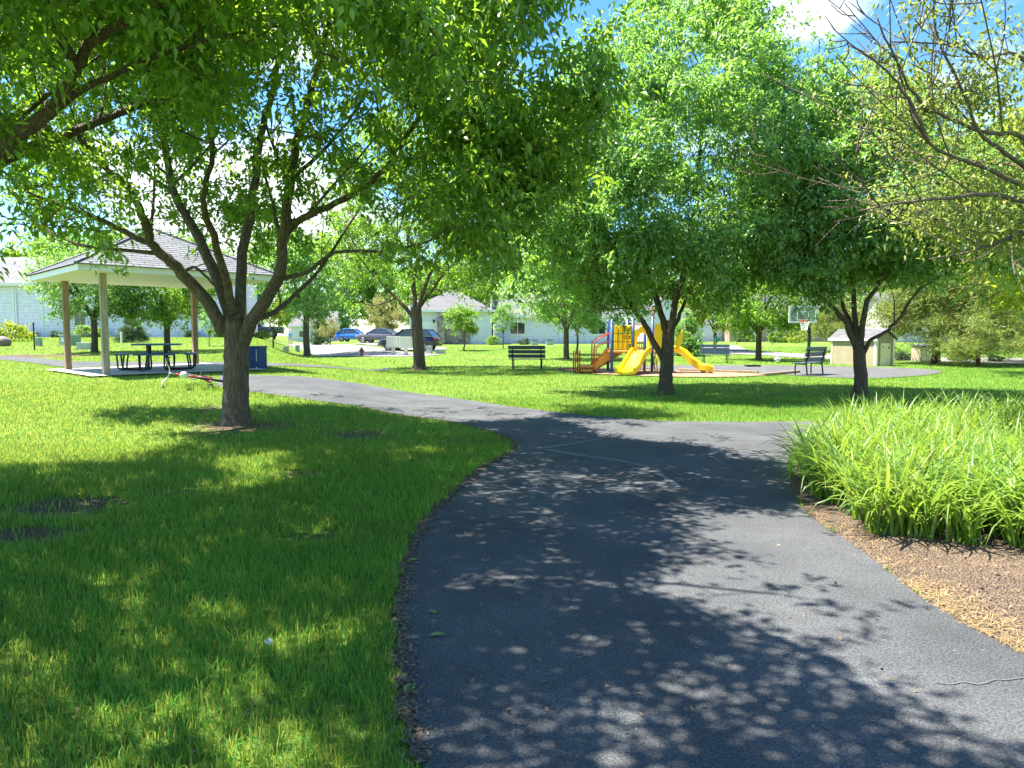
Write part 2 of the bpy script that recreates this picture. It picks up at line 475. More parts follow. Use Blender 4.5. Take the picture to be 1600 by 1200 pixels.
class MB:
    """collects shapes; build() links them as ONE mesh object"""
    def __init__(s): s.v = []; s.f = []
    def add(s, V, Fc):
        k = len(s.v)
        s.v += [tuple(p) for p in V]
        s.f += [tuple(i + k for i in f) for f in Fc]
        return s
    def box(s, c, d, rz=0.0, mtx=None, taper=1.0):
        x, y, z = d[0] / 2, d[1] / 2, d[2] / 2
        P = [(-x, -y, -z), (x, -y, -z), (x, y, -z), (-x, y, -z), (-x * taper, -y * taper, z), (x * taper, -y * taper, z), (x * taper, y * taper, z), (-x * taper, y * taper, z)]
        m = Matrix.Rotation(rz, 4, 'Z') if mtx is None else mtx
        P = [m @ Vector(p) + Vector(c) for p in P]
        return s.add(P, [(0, 3, 2, 1), (4, 5, 6, 7), (0, 1, 5, 4), (1, 2, 6, 5), (2, 3, 7, 6), (3, 0, 4, 7)])
    def beam(s, a, b, wd, ht):
        a = Vector(a); b = Vector(b); d = b - a
        q = d.to_track_quat('X', 'Z').to_matrix().to_4x4()
        return s.box((a + b) / 2, (d.length, wd, ht), mtx=q)
    def tube(s, pts, r, n=8, cap=True):
        pts = [Vector(p) for p in pts]
        rs = r if isinstance(r, (list, tuple)) else [r] * len(pts)
        V = []; Fc = []
        up = None
        for i, p in enumerate(pts):
            t = (pts[min(i + 1, len(pts) - 1)] - pts[max(i - 1, 0)])
            if t.length < 1e-9: t = Vector((0, 0, 1))
            t.normalize()
            if up is None:
                up = t.cross(Vector((0.3, 0.9, 0.1)))
                if up.length < 0.1: up = t.cross(Vector((1, 0, 0)))
            up = (up - t * up.dot(t)).normalized()
            o = t.cross(up)
            for k in range(n):
                a = 2 * math.pi * k / n
                V.append(p + (up * math.cos(a) + o * math.sin(a)) * rs[i])
        for i in range(len(pts) - 1):
            for k in range(n):
                a = i * n + k; b = i * n + (k + 1) % n
                Fc.append((a, b, b + n, a + n))
        if cap:
            Fc.append(tuple(range(n - 1, -1, -1)))
            Fc.append(tuple(range((len(pts) - 1) * n, len(pts) * n)))
        return s.add(V, Fc)
    def lathe(s, prof, c=(0, 0, 0), n=16, mtx=None):
        V = []; Fc = []
        for (r, z) in prof:
            for k in range(n):
                a = 2 * math.pi * k / n
                p = Vector((r * math.cos(a), r * math.sin(a), z))
                if mtx is not None: p = mtx @ p
                V.append(p + Vector(c))
        for i in range(len(prof) - 1):
            for k in range(n):
                a = i * n + k; b = i * n + (k + 1) % n
                Fc.append((a, b, b + n, a + n))
        Fc.append(tuple(range(n - 1, -1, -1)))
        Fc.append(tuple(range((len(prof) - 1) * n, len(prof) * n)))
        return s.add(V, Fc)
    def ball(s, c, r, n=12, sz=1.0):
        prof = [(max(1e-3, r * math.sin(math.pi * i / 8)), -r * sz * math.cos(math.pi * i / 8)) for i in range(9)]
        return s.lathe(prof, c, n)
    def prism(s, poly, y0, y1, mtx=None, c=(0, 0, 0)):
        """polygon in xz extruded from y0 to y1"""
        m = len(poly)
        V = [Vector((p[0], y0, p[1])) for p in poly] + [Vector((p[0], y1, p[1])) for p in poly]
        if mtx is not None: V = [mtx @ p for p in V]
        V = [p + Vector(c) for p in V]
        tri = tessellate_polygon([[Vector((p[0], p[1], 0)) for p in poly]])
        Fc = [tuple(t) for t in tri] + [tuple(i + m for i in reversed(t)) for t in tri]
        Fc += [(i, (i + 1) % m, (i + 1) % m + m, i + m) for i in range(m)]
        return s.add(V, Fc)
    def quad(s, a, b, c, d): return s.add([a, b, c, d], [(0, 1, 2, 3)])
    def build(s, name, m, parent=None, bevel=0.0, smooth=False):
        me = bpy.data.meshes.new(name)
        me.from_pydata(s.v, [], s.f)
        me.materials.append(m)
        bm = bmesh.new(); bm.from_mesh(me)
        bmesh.ops.recalc_face_normals(bm, faces=bm.faces)
        bm.to_mesh(me); bm.free()
        if smooth:
            me.polygons.foreach_set('use_smooth', [True] * len(me.polygons))
        o = link(name, me, parent)
        if bevel:
            b = o.modifiers.new('bevel', 'BEVEL'); b.width = bevel; b.segments = 2; b.limit_method = 'ANGLE'
        return o

def copy_tree(o, parent=None):
    c = o.copy(); C.objects.link(c)
    if parent: c.parent = parent
    for ch in list(o.children): copy_tree(ch, c)
    return c

def inside(poly, x, y):
    r = np.zeros(len(x), bool)
    n = len(poly)
    for i in range(n):
        x1, y1 = poly[i][0], poly[i][1]; x2, y2 = poly[(i + 1) % n][0], poly[(i + 1) % n][1]
        if y1 == y2: continue
        c = ((y1 > y) != (y2 > y)) & (x < (x2 - x1) * (y - y1) / (y2 - y1) + x1)
        r ^= c
    return r

def sheet(name, poly, m, dz, step=0.5, kind='structure', smoothz=None):
    """flat polygon (ground xy) laid over the terrain, cut fine enough to follow it"""
    bm = bmesh.new()
    vs = [bm.verts.new((p[0], p[1], 0)) for p in poly]
    tri = tessellate_polygon([[Vector((p[0], p[1], 0)) for p in poly]])
    for t in tri:
        try: bm.faces.new([vs[i] for i in t])
        except ValueError: pass
    xs = [p[0] for p in poly]; ys = [p[1] for p in poly]
    for ax, lo, hi in ((0, min(xs), max(xs)), (1, min(ys), max(ys))):
        st = max(step, (hi - lo) / 80)
        k = math.floor(lo / st) * st + st
        while k < hi:
            nrm = (1, 0, 0) if ax == 0 else (0, 1, 0)
            co = (k, 0, 0) if ax == 0 else (0, k, 0)
            bmesh.ops.bisect_plane(bm, geom=bm.verts[:] + bm.edges[:] + bm.faces[:], plane_co=co, plane_no=nrm)
            k += st
    for v in bm.verts:
        v.co.z = float(terr(v.co.x, v.co.y)) + dz
    bmesh.ops.recalc_face_normals(bm, faces=bm.faces)
    me = bpy.data.meshes.new(name)
    bm.to_mesh(me); bm.free()
    if len(me.polygons) and sum(p.normal.z for p in me.polygons) < 0: me.flip_normals()
    me.materials.append(m)
    o = link(name, me)
    tag(o, kind=kind)
    return o

# ------------------------------------------------------------------ the setting: ground and paving
def gxy(pts): return [G(*p).xy for p in pts]

soil_spots = []     # (x, y, rx, ry, strength)
def soil(px, py, rx, ry, k=1.0):
    p = G(px, py); soil_spots.append((p.x, p.y, rx, ry, k))
soil(100, 793, 0.5, 0.36, 0.62); soil(25, 838, 0.5, 0.25, 0.58); soil(470, 843, 0.24, 0.13, 0.5); soil(370, 668, 0.95, 0.7, 0.42)
soil(470, 742, 0.3, 0.25, 0.45); soil(560, 680, 0.5, 0.5, 0.4); soil(1040, 616, 0.5, 0.6, 0.4); soil(1345, 622, 0.5, 0.6, 0.4)
soil(280, 770, 0.4, 0.3, 0.3); soil(640, 720, 0.3, 0.3, 0.3); soil(655, 578, 0.7, 0.9, 0.4); soil(900, 585, 0.5, 1.0, 0.3)
soil(330, 640, 0.5, 0.6, 0.3); soil(60, 556, 3.0, 1.5, 0.5)
def soilness(x, y):
    s = np.zeros(np.shape(x))
    for (a, b, rx, ry, k) in soil_spots:
        d2 = ((x - a) / rx) ** 2 + ((y - b) / ry) ** 2
        d2 = d2 * (1 + 0.45 * np.sin(x * 9 + y * 4) * np.sin(y * 11 - x * 5) + 0.3 * np.sin(x * 23 + 1) * np.sin(y * 19))
        s = np.maximum(s, k * np.exp(-d2 ** 1.3))
    return s

def axis(lo, hi, fine_lo, fine_hi, step, grow=1.16):
    a = list(np.arange(fine_lo, fine_hi + 1e-6, step))
    s = step; x = fine_hi
    while x < hi: s *= grow; x += s; a.append(x)
    s = step; x = fine_lo
    while x > lo: s *= grow; x -= s; a.insert(0, x)
    return np.array(a)
X = axis(-1500, 1500, -30, 25, 0.33); Y = axis(-60, 2500, 1.0, 30, 0.33, 1.05)
gx, gy = np.meshgrid(X, Y)
rs = np.random.RandomState(4)
gz = terr(gx, gy) - 0.0
V = np.stack([gx, gy, gz], -1).reshape(-1, 3)
nx, ny = len(X), len(Y)
ii = np.arange(nx * ny).reshape(ny, nx)
Q = np.stack([ii[:-1, :-1], ii[:-1, 1:], ii[1:, 1:], ii[1:, :-1]], -1).reshape(-1, 4)
me = npmesh('lawn', V, Q, M['lawn'])
at = me.attributes.new('soil', 'FLOAT', 'POINT')
at.data.foreach_set('value', soilness(V[:, 0], V[:, 1]).astype(np.float32))
me.polygons.foreach_set('use_smooth', np.ones(len(Q), bool))
tag(link('lawn', me), kind='structure')

# asphalt path: the near path and the cross path in one outline
left_edge = [(660, 1200), (650, 1165), (635, 1080), (627, 1000), (628, 950), (632, 895), (650, 845), (670, 810), (710, 772), (750, 735), (790, 713), (804, 699), (790, 685), (745, 671), (700, 660), (600, 645), (557, 636), (470, 624), (400, 614), (350, 607), (338, 603)]
upper_edge = [(345, 584), (400, 587), (493, 591), (580, 603), (667, 617), (765, 631), (800, 636), (890, 647), (1000, 657), (1100, 660), (1305, 659), (1450, 655), (1620, 648), (1800, 642)]
right_edge = [(1800, 660), (1600, 667), (1420, 670), (1320, 677), (1255, 697), (1232, 730), (1236, 765), (1255, 797), (1280, 820), (1325, 850), (1375, 887), (1425, 925), (1500, 975), (1600, 1030)]
E = lambda pts: [p.xy for p in catmull([G(*p) for p in pts], 4)]
path_poly = [Vector((-0.15, -6)), Vector((-0.2, 1.0))] + E(left_edge) + E(upper_edge) + E(right_edge) + [Vector((3.3, 2.3)), Vector((4.4, 1.0)), Vector((5.5, -6))]
rng = random.Random(3)
path_poly = [Vector((p.x + rng.uniform(-.015, .015), p.y + rng.uniform(-.015, .015))) for p in path_poly]
sheet('asphalt_path', path_poly, M['asphalt'], 0.012, 0.4)

# the pavilion slab and the strip of path that runs past it to the left edge
slab_poly = gxy([(62, 581), (130, 591), (205, 593), (300, 590), (338, 604), (345, 584), (420, 582), (400, 577), (330, 573), (220, 573), (130, 575)])
PAV = Vector((-10.15, 20.25))
def sq(c, h, ang=R(45)):
    return [Vector((c.x + h * 1.4142 * math.cos(ang + k * math.pi / 2 + math.pi / 4), c.y + h * 1.4142 * math.sin(ang + k * math.pi / 2 + math.pi / 4))) for k in range(4)]
slab_poly = sq(PAV, 2.25)
sheet('pavilion_slab', slab_poly, M['concrete'], 0.05, 0.4)
link_poly = [Vector((-8.15, 17.95)), *gxy([(335, 604)]), *gxy([(345, 583), (400, 586.5), (440, 583)]), Vector((-7.0, 20.0))]
strip_poly = E([(-80, 557), (0, 557), (60, 560), (110, 565), (190, 566), (330, 566), (480, 570), (610, 575)]) + list(reversed(E([(-80, 563), (0, 563), (60, 569), (110, 575), (190, 572), (330, 570.5), (480, 574), (610, 578)])))
sheet('back_path', strip_poly, M['asphalt'], 0.02, 0.5)
apron_poly = gxy([(-30, 586), (60, 583), (128, 591), (190, 590.5), (120, 586), (64, 579), (-30, 583)])

court_poly = E([(985, 571.5), (1100, 571), (1250, 572), (1400, 575), (1470, 580), (1445, 587), (1350, 592), (1255, 588), (1190, 584), (1100, 580), (985, 577)])
sheet('court', court_poly, M['court'], 0.02, 0.5)
play_poly = E([(868, 578), (905, 575), (985, 578), (1100, 581), (1185, 585), (1246, 583), (1190, 588), (1120, 590.5), (1010, 589), (930, 585.5)])
sheet('playground_mulch', play_poly, M['woodchip'], 0.035, 0.5)
street_poly = E([(449, 540), (470, 546), (495, 557)]) + E([(495, 557), (560, 557.5), (650, 557.5), (692, 554)]) + E([(692, 554), (640, 551), (610, 546.5), (580, 541.5), (545, 538.5), (500, 536), (462, 534.5)])
sheet('street', street_poly, M['street'], 0.03, 1.0)
sheet('driveway', gxy([(612, 546), (650, 550), (692, 550), (700, 544), (660, 542)]), M['street'], 0.045, 1.0)
sheet('driveway', gxy([(552, 538), (585, 541), (620, 538), (625, 535.5), (570, 535.5)]), M['street'], 0.05, 1.0)
rstreet = E([(985, 553), (1090, 553), (1180, 555), (1260, 560), (1380, 563), (1500, 567), (1640, 571)]) + list(reversed(E([(985, 547), (1090, 547), (1180, 549), (1250, 553), (1380, 557), (1500, 559), (1640, 561)])))
sheet('far_street', rstreet, M['street'], 0.03, 1.0)
sheet('driveway', gxy([(1100, 548), (1172, 549), (1150, 540), (1098, 540)]), M['street'], 0.05, 1.0)
bed_poly = E([(1232, 760), (1255, 797), (1280, 820), (1325, 850), (1375, 887), (1425, 925), (1500, 975), (1600, 1030)]) + [Vector((3.3, 2.3)), Vector((6.5, 1.8)), Vector((12, 9)), Vector((11.5, 10.8))] + E([(1600, 672), (1420, 675), (1325, 682), (1262, 702), (1240, 730)])
sheet('planting_bed', bed_poly, M['soilbed'], 0.004, 0.4)

# worn earth along the left rim of the path
def margin():
    P = [p.xy for p in catmull([G(*p) for p in left_edge[:15]], 6)]
    r = random.Random(6); a = []; b_ = []
    for i, p in enumerate(P):
        t = (P[min(i + 1, len(P) - 1)] - P[max(i - 1, 0)]).normalized(); n_ = Vector((-t.y, t.x))
        a.append(p + n_ * r.uniform(.01, .06)); b_.append(p - n_ * r.uniform(.0, .03))
    sheet('soil_margin', a + b_[::-1], M['soilbed'], 0.0165, 0.5)
margin()

# sealed cracks on the asphalt
def crack(pts, wd):
    P = [p.xy for p in catmull([G(*q) for q in pts], 5)]
    a = []; b = []
    r = random.Random(len(pts))
    for i, p in enumerate(P):
        t = (P[min(i + 1, len(P) - 1)] - P[max(i - 1, 0)]).normalized()
        n_ = Vector((-t.y, t.x)) * wd * r.uniform(0.6, 1.3) * (0.35 if i in (0, len(P) - 1) else 1)
        a.append(p + n_); b.append(p - n_)
    sheet('crack_seal', a + b[::-1], M['seal'], 0.016, 0.6)
crack([(806, 703), (850, 701), (895, 695), (940, 687)], 0.05)
crack([(852, 704), (905, 713), (960, 721), (1005, 730), (1022, 737)], 0.055)
crack([(1018, 735), (1035, 747), (1062, 764)], 0.035)
crack([(930, 765), (980, 773), (1025, 786)], 0.03)
crack([(1600, 1066), (1575, 1071), (1555, 1069), (1530, 1076), (1505, 1073), (1485, 1077), (1460, 1073)], 0.004)
crack([(700, 826), (790, 828), (900, 825), (1010, 832)], 0.006)

polys_no_grass = [path_poly, slab_poly, strip_poly, court_poly, play_poly, street_poly, bed_poly, rstreet]

# ------------------------------------------------------------------ grass
def blades(xy, h, wd, rs_, lean=0.45, seg=2):
    n = len(xy)
    z = terr(xy[:, 0], xy[:, 1])
    ang = rs_.uniform(0, 2 * np.pi, n); la = rs_.uniform(0, 2 * np.pi, n)
    hh = h * rs_.uniform(0.55, 1.25, n); ln = hh * np.abs(rs_.normal(0, lean, n))
    ww = wd * rs_.uniform(0.7, 1.3, n)
    ax = np.stack([np.cos(ang), np.sin(ang), np.zeros(n)], 1) * (ww / 2)[:, None]
    b = np.stack([xy[:, 0], xy[:, 1], z - 0.004], 1)
    ld = np.stack([np.cos(la), np.sin(la), np.zeros(n)], 1)
    tip = b + ld * ln[:, None] + np.array([0, 0, 1.0]) * (hh * np.sqrt(np.clip(1 - (ln / hh) ** 2 * 0.5, 0.25, 1)))[:, None]
    if seg == 1:
        V = np.stack([b - ax, b + ax, tip], 1).reshape(-1, 3)
        T = np.arange(n * 3).reshape(n, 3)
        return V, T
    mid = b + ld * (ln * 0.3)[:, None] + np.array([0, 0, 1.0]) * (hh * 0.58)[:, None]
    V = np.stack([b - ax, b + ax, mid - ax * 0.8, mid + ax * 0.8, tip], 1).reshape(-1, 3)
    k = (np.arange(n) * 5)[:, None]
    T = np.concatenate([k + np.array([[0, 1, 3]]), k + np.array([[0, 3, 2]]), k + np.array([[2, 3, 4]])], 0)
    return V, T

EDGE_PTS = [(p.x, p.y, random.Random(i).random() ** 2) for i, p in enumerate(catmull([G(*p) for p in left_edge[:14]], 30))]
def grass_field():
    r_ = np.random.RandomState(11)
    Vs = []; Ts = []; off = 0
    rings = [(1.6, 5.0, 1.15, 6500, 0.055, 0.0046, 2), (5.0, 9.0, 1.0, 3400, 0.056, 0.0068, 2), (9.0, 16.0, 0.92, 1300, 0.05, 0.009, 2),
             (16.0, 30.0, 0.86, 360, 0.05, 0.016, 1), (30.0, 62.0, 0.84, 60, 0.05, 0.04, 1)]
    for (d0, d1, k, dens, h, wd, seg) in rings:
        area = k * (d1 * d1 - d0 * d0)
        n = int(area * dens)
        y = np.sqrt(r_.uniform(d0 * d0, d1 * d1, n)); x = r_.uniform(-1, 1, n) * k * y
        ok = np.ones(n, bool)
        for p in polys_no_grass: ok &= ~inside(p, x, y)
        sn = soilness(x, y)
        ok &= r_.uniform(0, 1, n) > np.minimum(sn * 2.4, 0.93)
        if d0 < 12:
            for q in EDGE_PTS[::2]: ok &= (x - q[0]) ** 2 + (y - q[1]) ** 2 > (0.01 + 0.05 * q[2]) ** 2
        # patchy growth
        pt = np.sin(x * 2.3 + np.sin(y * 1.7) * 1.3) * np.sin(y * 2.9 + np.cos(x * 1.9)) * 0.5 + 0.5
        ok &= r_.uniform(0, 1, n) < 0.72 + 0.4 * pt
        x = x[ok]; y = y[ok]
        Vb, Tb = blades(np.stack([x, y], 1), h * (0.8 + 0.4 * 1), wd, r_, 0.55, seg)
        Vs.append(Vb); Ts.append(Tb + off); off += len(Vb)
    me = npmesh('grass', np.concatenate(Vs), np.concatenate(Ts), M['grass'])
    tag(link('grass', me), 'short green lawn grass with small bare patches beside the asphalt path', 'grass', kind='stuff')
grass_field()

# litter along the path edge: dry scraps of leaf and bark
def litter():
    r_ = np.random.RandomState(5)
    P = [p.xy for p in catmull([G(*p) for p in left_edge[:17]], 12)]
    pos = []
    for i in range(len(P) - 1):
        t = (P[i + 1] - P[i]); L_ = t.length
        nrm = Vector((-t.y, t.x)).normalized() if L_ > 1e-6 else Vector((1, 0))
        for k in range(int(L_ * 420)):
            q = P[i] + t * r_.uniform() + nrm * (r_.normal(0.0, 0.035))
            pos.append(q)
    for k in range(420):                     # bed margin and open bed
        px = r_.uniform(1290, 1590); py = r_.uniform(850, 1010)
        q = G(px, py).xy
        if inside(bed_poly, np.array([q.x]), np.array([q.y]))[0]: pos.append(q)
    for k in range(260):
        q = G(r_.uniform(0, 640), r_.uniform(680, 1190)).xy; pos.append(q)
    for k in range(170):
        q = G(r_.uniform(660, 1500), r_.uniform(690, 1190)).xy
        if inside(path_poly, np.array([q.x]), np.array([q.y]))[0]: pos.append(q)
    n = len(pos); xy = np.array([[p.x, p.y] for p in pos])
    a = r_.uniform(0, 2 * np.pi, n); l = r_.uniform(0.003, 0.017, n); wd = l * r_.uniform(0.15, 0.5, n)
    u = np.stack([np.cos(a) * l, np.sin(a) * l, r_.normal(0, 0.004, n)], 1); v = np.stack([-np.sin(a) * wd, np.cos(a) * wd, r_.normal(0, 0.004, n)], 1)
    b = np.stack([xy[:, 0], xy[:, 1], terr(xy[:, 0], xy[:, 1]) + 0.019], 1)
    V = np.stack([b - u, b + v, b + u, b - v], 1).reshape(-1, 3)
    T = np.arange(4 * n).reshape(n, 4)
    me = npmesh('leaf_litter', V, T, M['litter'])
    tag(link('leaf_litter', me), 'dry brown scraps of leaf and bark along the path edge and bed', 'leaf litter', kind='stuff')
litter()

# straw at the bed's rim, right
def straw():
    r_ = np.random.RandomState(8)
    E_ = [p.xy for p in catmull([G(*p) for p in right_edge[7:]], 14)]
    Vs = []
    for i in range(len(E_) - 1):
        t = E_[i + 1] - E_[i]; nr = Vector((t.y, -t.x)).normalized()
        for k in range(int(t.length * 800)):
            q = E_[i] + t * r_.uniform() - nr * abs(r_.normal(0.02, 0.16))
            if r_.uniform() > (1.0 if q.y < 4.0 else 0.16): continue
            if not inside(bed_poly, np.array([q.x]), np.array([q.y]))[0]: continue
            Vs.append((q.x, q.y))
    xy = np.array(Vs); n = len(xy)
    a = r_.uniform(0, 2 * np.pi, n); l = r_.uniform(0.015, 0.06, n)
    u = np.stack([np.cos(a) * l, np.sin(a) * l, np.abs(r_.normal(0, 0.012, n))], 1); v = np.stack([-np.sin(a) * 0.002, np.cos(a) * 0.002, np.zeros(n)], 1)
    b = np.stack([xy[:, 0], xy[:, 1], terr(xy[:, 0], xy[:, 1]) + 0.018], 1)
    V = np.stack([b - u - v, b - u + v, b + u], 1).reshape(-1, 3)
    me = npmesh('straw', V, np.arange(3 * n).reshape(n, 3), M['straw'])
    tag(link('straw', me), 'dry golden straw along the rim of the planting bed', 'straw', kind='stuff')
straw()

# ------------------------------------------------------------------ trees
SUNNY = [gxy(q) for q in (
    [(1120, 795), (1010, 785), (1080, 850), (1020, 880), (950, 910), (1040, 950), (1130, 985), (1260, 1010), (1370, 1075), (1420, 1130), (1640, 1150), (1800, 1000), (1800, 640), (1300, 640), (1300, 790), (1230, 800)],
    [(850, 652), (960, 690), (1100, 702), (1200, 722), (1310, 765), (1400, 640), (1000, 655)],
    [(-100, 618), (150, 632), (330, 640), (560, 640), (720, 662), (860, 655), (900, 640), (640, 590), (420, 584), (340, 612), (-100, 608)],
    [(890, 1080), (1000, 1090), (1090, 1140), (1100, 1200), (930, 1200)],
    [(885, 1015), (965, 1015), (965, 1040), (885, 1038)], [(330, 722), (450, 705), (470, 750), (350, 775)], [(170, 910), (240, 900), (240, 960), (160, 950)], [(-60, 640), (150, 650), (330, 690), (160, 725), (-60, 740)],
    [(380, 1130), (520, 1130), (500, 1175), (400, 1180)], [(850, 858), (905, 860), (900, 888), (830, 880)],
    [(690, 905), (790, 895), (960, 902), (945, 928), (800, 918), (700, 928)], [(830, 800), (900, 808), (890, 830), (810, 825)], [(800, 1070), (850, 1075), (840, 1098), (790, 1088)],
    [(640, 1118), (705, 1110), (700, 1150), (650, 1150)], [(0, 870), (60, 865), (60, 905), (0, 905)], [(60, 690), (230, 700), (200, 726), (60, 720)], [(230, 660), (420, 664), (400, 680), (220, 676)], [(660, 728), (690, 730), (690, 750), (660, 748)])]
SX, SY = sun_dir.x / sun_dir.z, sun_dir.y / sun_dir.z
def shades_sunny_ground(q):
    x = np.array([q.x - SX * q.z]); y = np.array([q.y - SY * q.z])
    return any(inside(p, x, y)[0] for p in SUNNY)
def leaf_tris(pos, axis_, nrm, ln, wd, fold=0.25, tipdrop=0.15):
    """kite leaf folded along its rib: 4 verts, 2 tris per leaf"""
    a = axis_ / np.linalg.norm(axis_, axis=1, keepdims=True)
    s = np.cross(a, nrm); s /= (np.linalg.norm(s, axis=1, keepdims=True) + 1e-9)
    nn = np.cross(s, a)
    l = ln[:, None]; w_ = wd[:, None]
    v0 = pos; v2 = pos + a * l - nn * l * tipdrop
    m = pos + a * l * 0.42
    v1 = m + s * w_ * 0.5 + nn * w_ * fold; v3 = m - s * w_ * 0.5 + nn * w_ * fold
    V = np.stack([v0, v1, v2, v3], 1).reshape(-1, 3)
    k = (np.arange(len(pos)) * 4)[:, None]
    T = np.concatenate([k + np.array([[0, 2, 1]]), k + np.array([[0, 3, 2]])], 0)
    return V, T

def grow(seed, limbs, env, nclump, lpc, leaf_len=0.11, leaf_w=0.05, spread=0.22, shell=0.45, mats=('bark', 'leaf'), keep=None,
         sides=9, side_branches=3, needles=False, droop=0.45, twig_r=0.007, wob=0.04, name='tree', minz=None, bunch=0.155):
    """limbs: [(points, r0, r1)] in tree space; env: [(centre, radii, weight)] ellipsoids the foliage fills"""
    r_ = np.random.RandomState(seed); rd = random.Random(seed)
    mb = MB()
    nodes = []; 
    def addlimb(pts, r0, r1, n_side, depth):
        P = catmull(pts, 5)
        P = [p + Vector((rd.gauss(0, wob), rd.gauss(0, wob), rd.gauss(0, wob * .5))) * (0 if i == 0 else (0.12 if r0 > 0.15 else min(1.0, r0 * 6) if r0 < 0.07 else 0.3)) for i, p in enumerate(P)]
        n = len(P)
        rs = [r0 + (r1 - r0) * (i / (n - 1)) ** 0.8 for i in range(n)]
        if r0 > 0.15: rs = [q * (1 + 0.35 * math.exp(-max(P[i].z - P[0].z - 0.08, 0) / 0.11)) for i, q in enumerate(rs)]
        mb.tube(P, rs, sides + 3 if r0 > 0.15 else sides if r0 > 0.05 else 5)
        for i, p in enumerate(P):
            if depth > 0 or i > n * 0.45: nodes.append((p.x, p.y, p.z))
        if depth >= 3: return
        for k in range(n_side):
            t = rd.uniform(0.35, 0.97)
            i = min(int(t * (n - 1)), n - 2)
            p = P[i]; d = (P[i + 1] - P[i]).normalized()
            ax = d.cross(Vector((rd.gauss(0, 1), rd.gauss(0, 1), rd.gauss(0, 1)))).normalized()
            nd = (Matrix.Rotation(rd.uniform(R(30), R(62)), 3, ax) @ d)
            nd.z += 0.15; nd.normalize()
            L_ = sum((P[q + 1] - P[q]).length for q in range(n - 1)) * rd.uniform(0.3, 0.55) * (1.15 - 0.5 * t)
            e = p + nd * L_ + Vector((0, 0, 0.1 * L_))
            m_ = p + nd * L_ * 0.5 + Vector((rd.gauss(0, .06), rd.gauss(0, .06), rd.gauss(0, .04))) * L_
            rr = max(rs[i] * 0.5, 0.008)
            addlimb([p, m_, e], rr, max(rr * 0.3, 0.005), max(0, n_side - 1), depth + 1)
    for (pts, r0, r1) in limbs:
        addlimb([Vector(p) for p in pts], r0, r1, 0 if r1 > 0.12 else side_branches, 1 if r1 < 0.12 else 0)
    nd = np.array(nodes) if nodes else np.array([list(limbs[0][0][-1])])
    # clump centres
    wts = np.array([e[2] * e[1][0] * e[1][1] * e[1][2] for e in env]); wts = wts / wts.sum()
    cl = []
    lim = 0
    sup = []
    for k in range(max(6, nclump // 30)):          # bigger bunches the foliage gathers in
        e = env[r_.choice(len(env), p=wts)]
        d = r_.normal(size=3); d /= np.linalg.norm(d)
        sup.append(np.array(e[0]) + d * np.array(e[1]) * (shell + (1 - shell) * r_.uniform() ** 0.5))
    sg = bunch * np.mean([np.mean(e[1]) for e in env])
    while len(cl) < nclump and lim < nclump * 30:
        lim += 1
        e = env[r_.choice(len(env), p=wts)]
        d = r_.normal(size=3); d /= np.linalg.norm(d)
        rad = shell + (1 - shell) * r_.uniform() ** 0.6
        bumpy = 1 + 0.16 * math.sin(d[0] * 5 + seed) * math.sin(d[2] * 6 + seed * 2) + 0.1 * math.sin(d[1] * 9 + seed)
        p = np.array(e[0]) + d * np.array(e[1]) * rad * bumpy
        if r_.uniform() < 0.62: p = sup[r_.randint(len(sup))] + r_.normal(0, 1, 3) * sg * np.array([1, 1, 0.6])
        if minz is not None and p[2] < minz + 0.25 * math.sin(p[0] * 2.1 + seed) + 0.2 * math.sin(p[1] * 1.7): continue
        if keep is not None and not keep(p): continue
        cl.append(p)
    cl = np.array(cl)
    # twigs: nearest-first joining, so branching stays plausible
    dist = np.array([np.min(np.sum((nd - c) ** 2, 1)) for c in cl])
    order = np.argsort(dist)
    buf = np.zeros((len(nd) + len(cl) * 3, 3)); buf[:len(nd)] = nd; m = len(nd)
    ends = np.zeros_like(cl)
    for j, i in enumerate(order):
        c = cl[i]
        q = buf[:m]
        dd = np.sum((q - c) ** 2, 1) + np.where(q[:, 2] > c[2] + 0.1, 0.3, 0.0)
        b = q[np.argmin(dd)]
        L_ = np.linalg.norm(c - b)
        m1 = b + (c - b) * 0.35 + r_.normal(0, 0.05, 3) * L_ + np.array([0, 0, 0.06 * L_]); m2 = b + (c - b) * 0.7 + r_.normal(0, 0.05, 3) * L_ + np.array([0, 0, 0.06 * L_])
        rr = twig_r * (0.7 + min(L_, 2.0) * 0.9)
        mb.tube([b, m1, m2, c], [rr, rr * .8, rr * .6, rr * .35], 4, cap=False)
        buf[m] = m1; buf[m + 1] = m2; buf[m + 2] = c; m += 3
        dvec = c - m1
        ends[i] = dvec / (np.linalg.norm(dvec) + 1e-6)
    n = len(cl) * lpc
    cc = np.repeat(cl, lpc, 0); ee = np.repeat(ends, lpc, 0)
    # sprays: each clump has a few shoots along which the leaves sit
    nsh = max(3, lpc // 9)
    sh = r_.normal(size=(len(cl), nsh, 3)); sh[:, :, 2] *= 0.55; sh += ends[:, None, :] * 0.9
    sh /= np.linalg.norm(sh, axis=2, keepdims=True)
    pick = r_.randint(0, nsh, n)
    sdir = sh[np.repeat(np.arange(len(cl)), lpc), pick]
    t = r_.uniform(-0.35, 1.0, n)
    pos = cc + sdir * (t * spread * 1.7)[:, None] + r_.normal(0, spread * 0.16, (n, 3))
    pos[:, 2] -= (np.clip(t, 0, 1) ** 2) * spread * 0.35
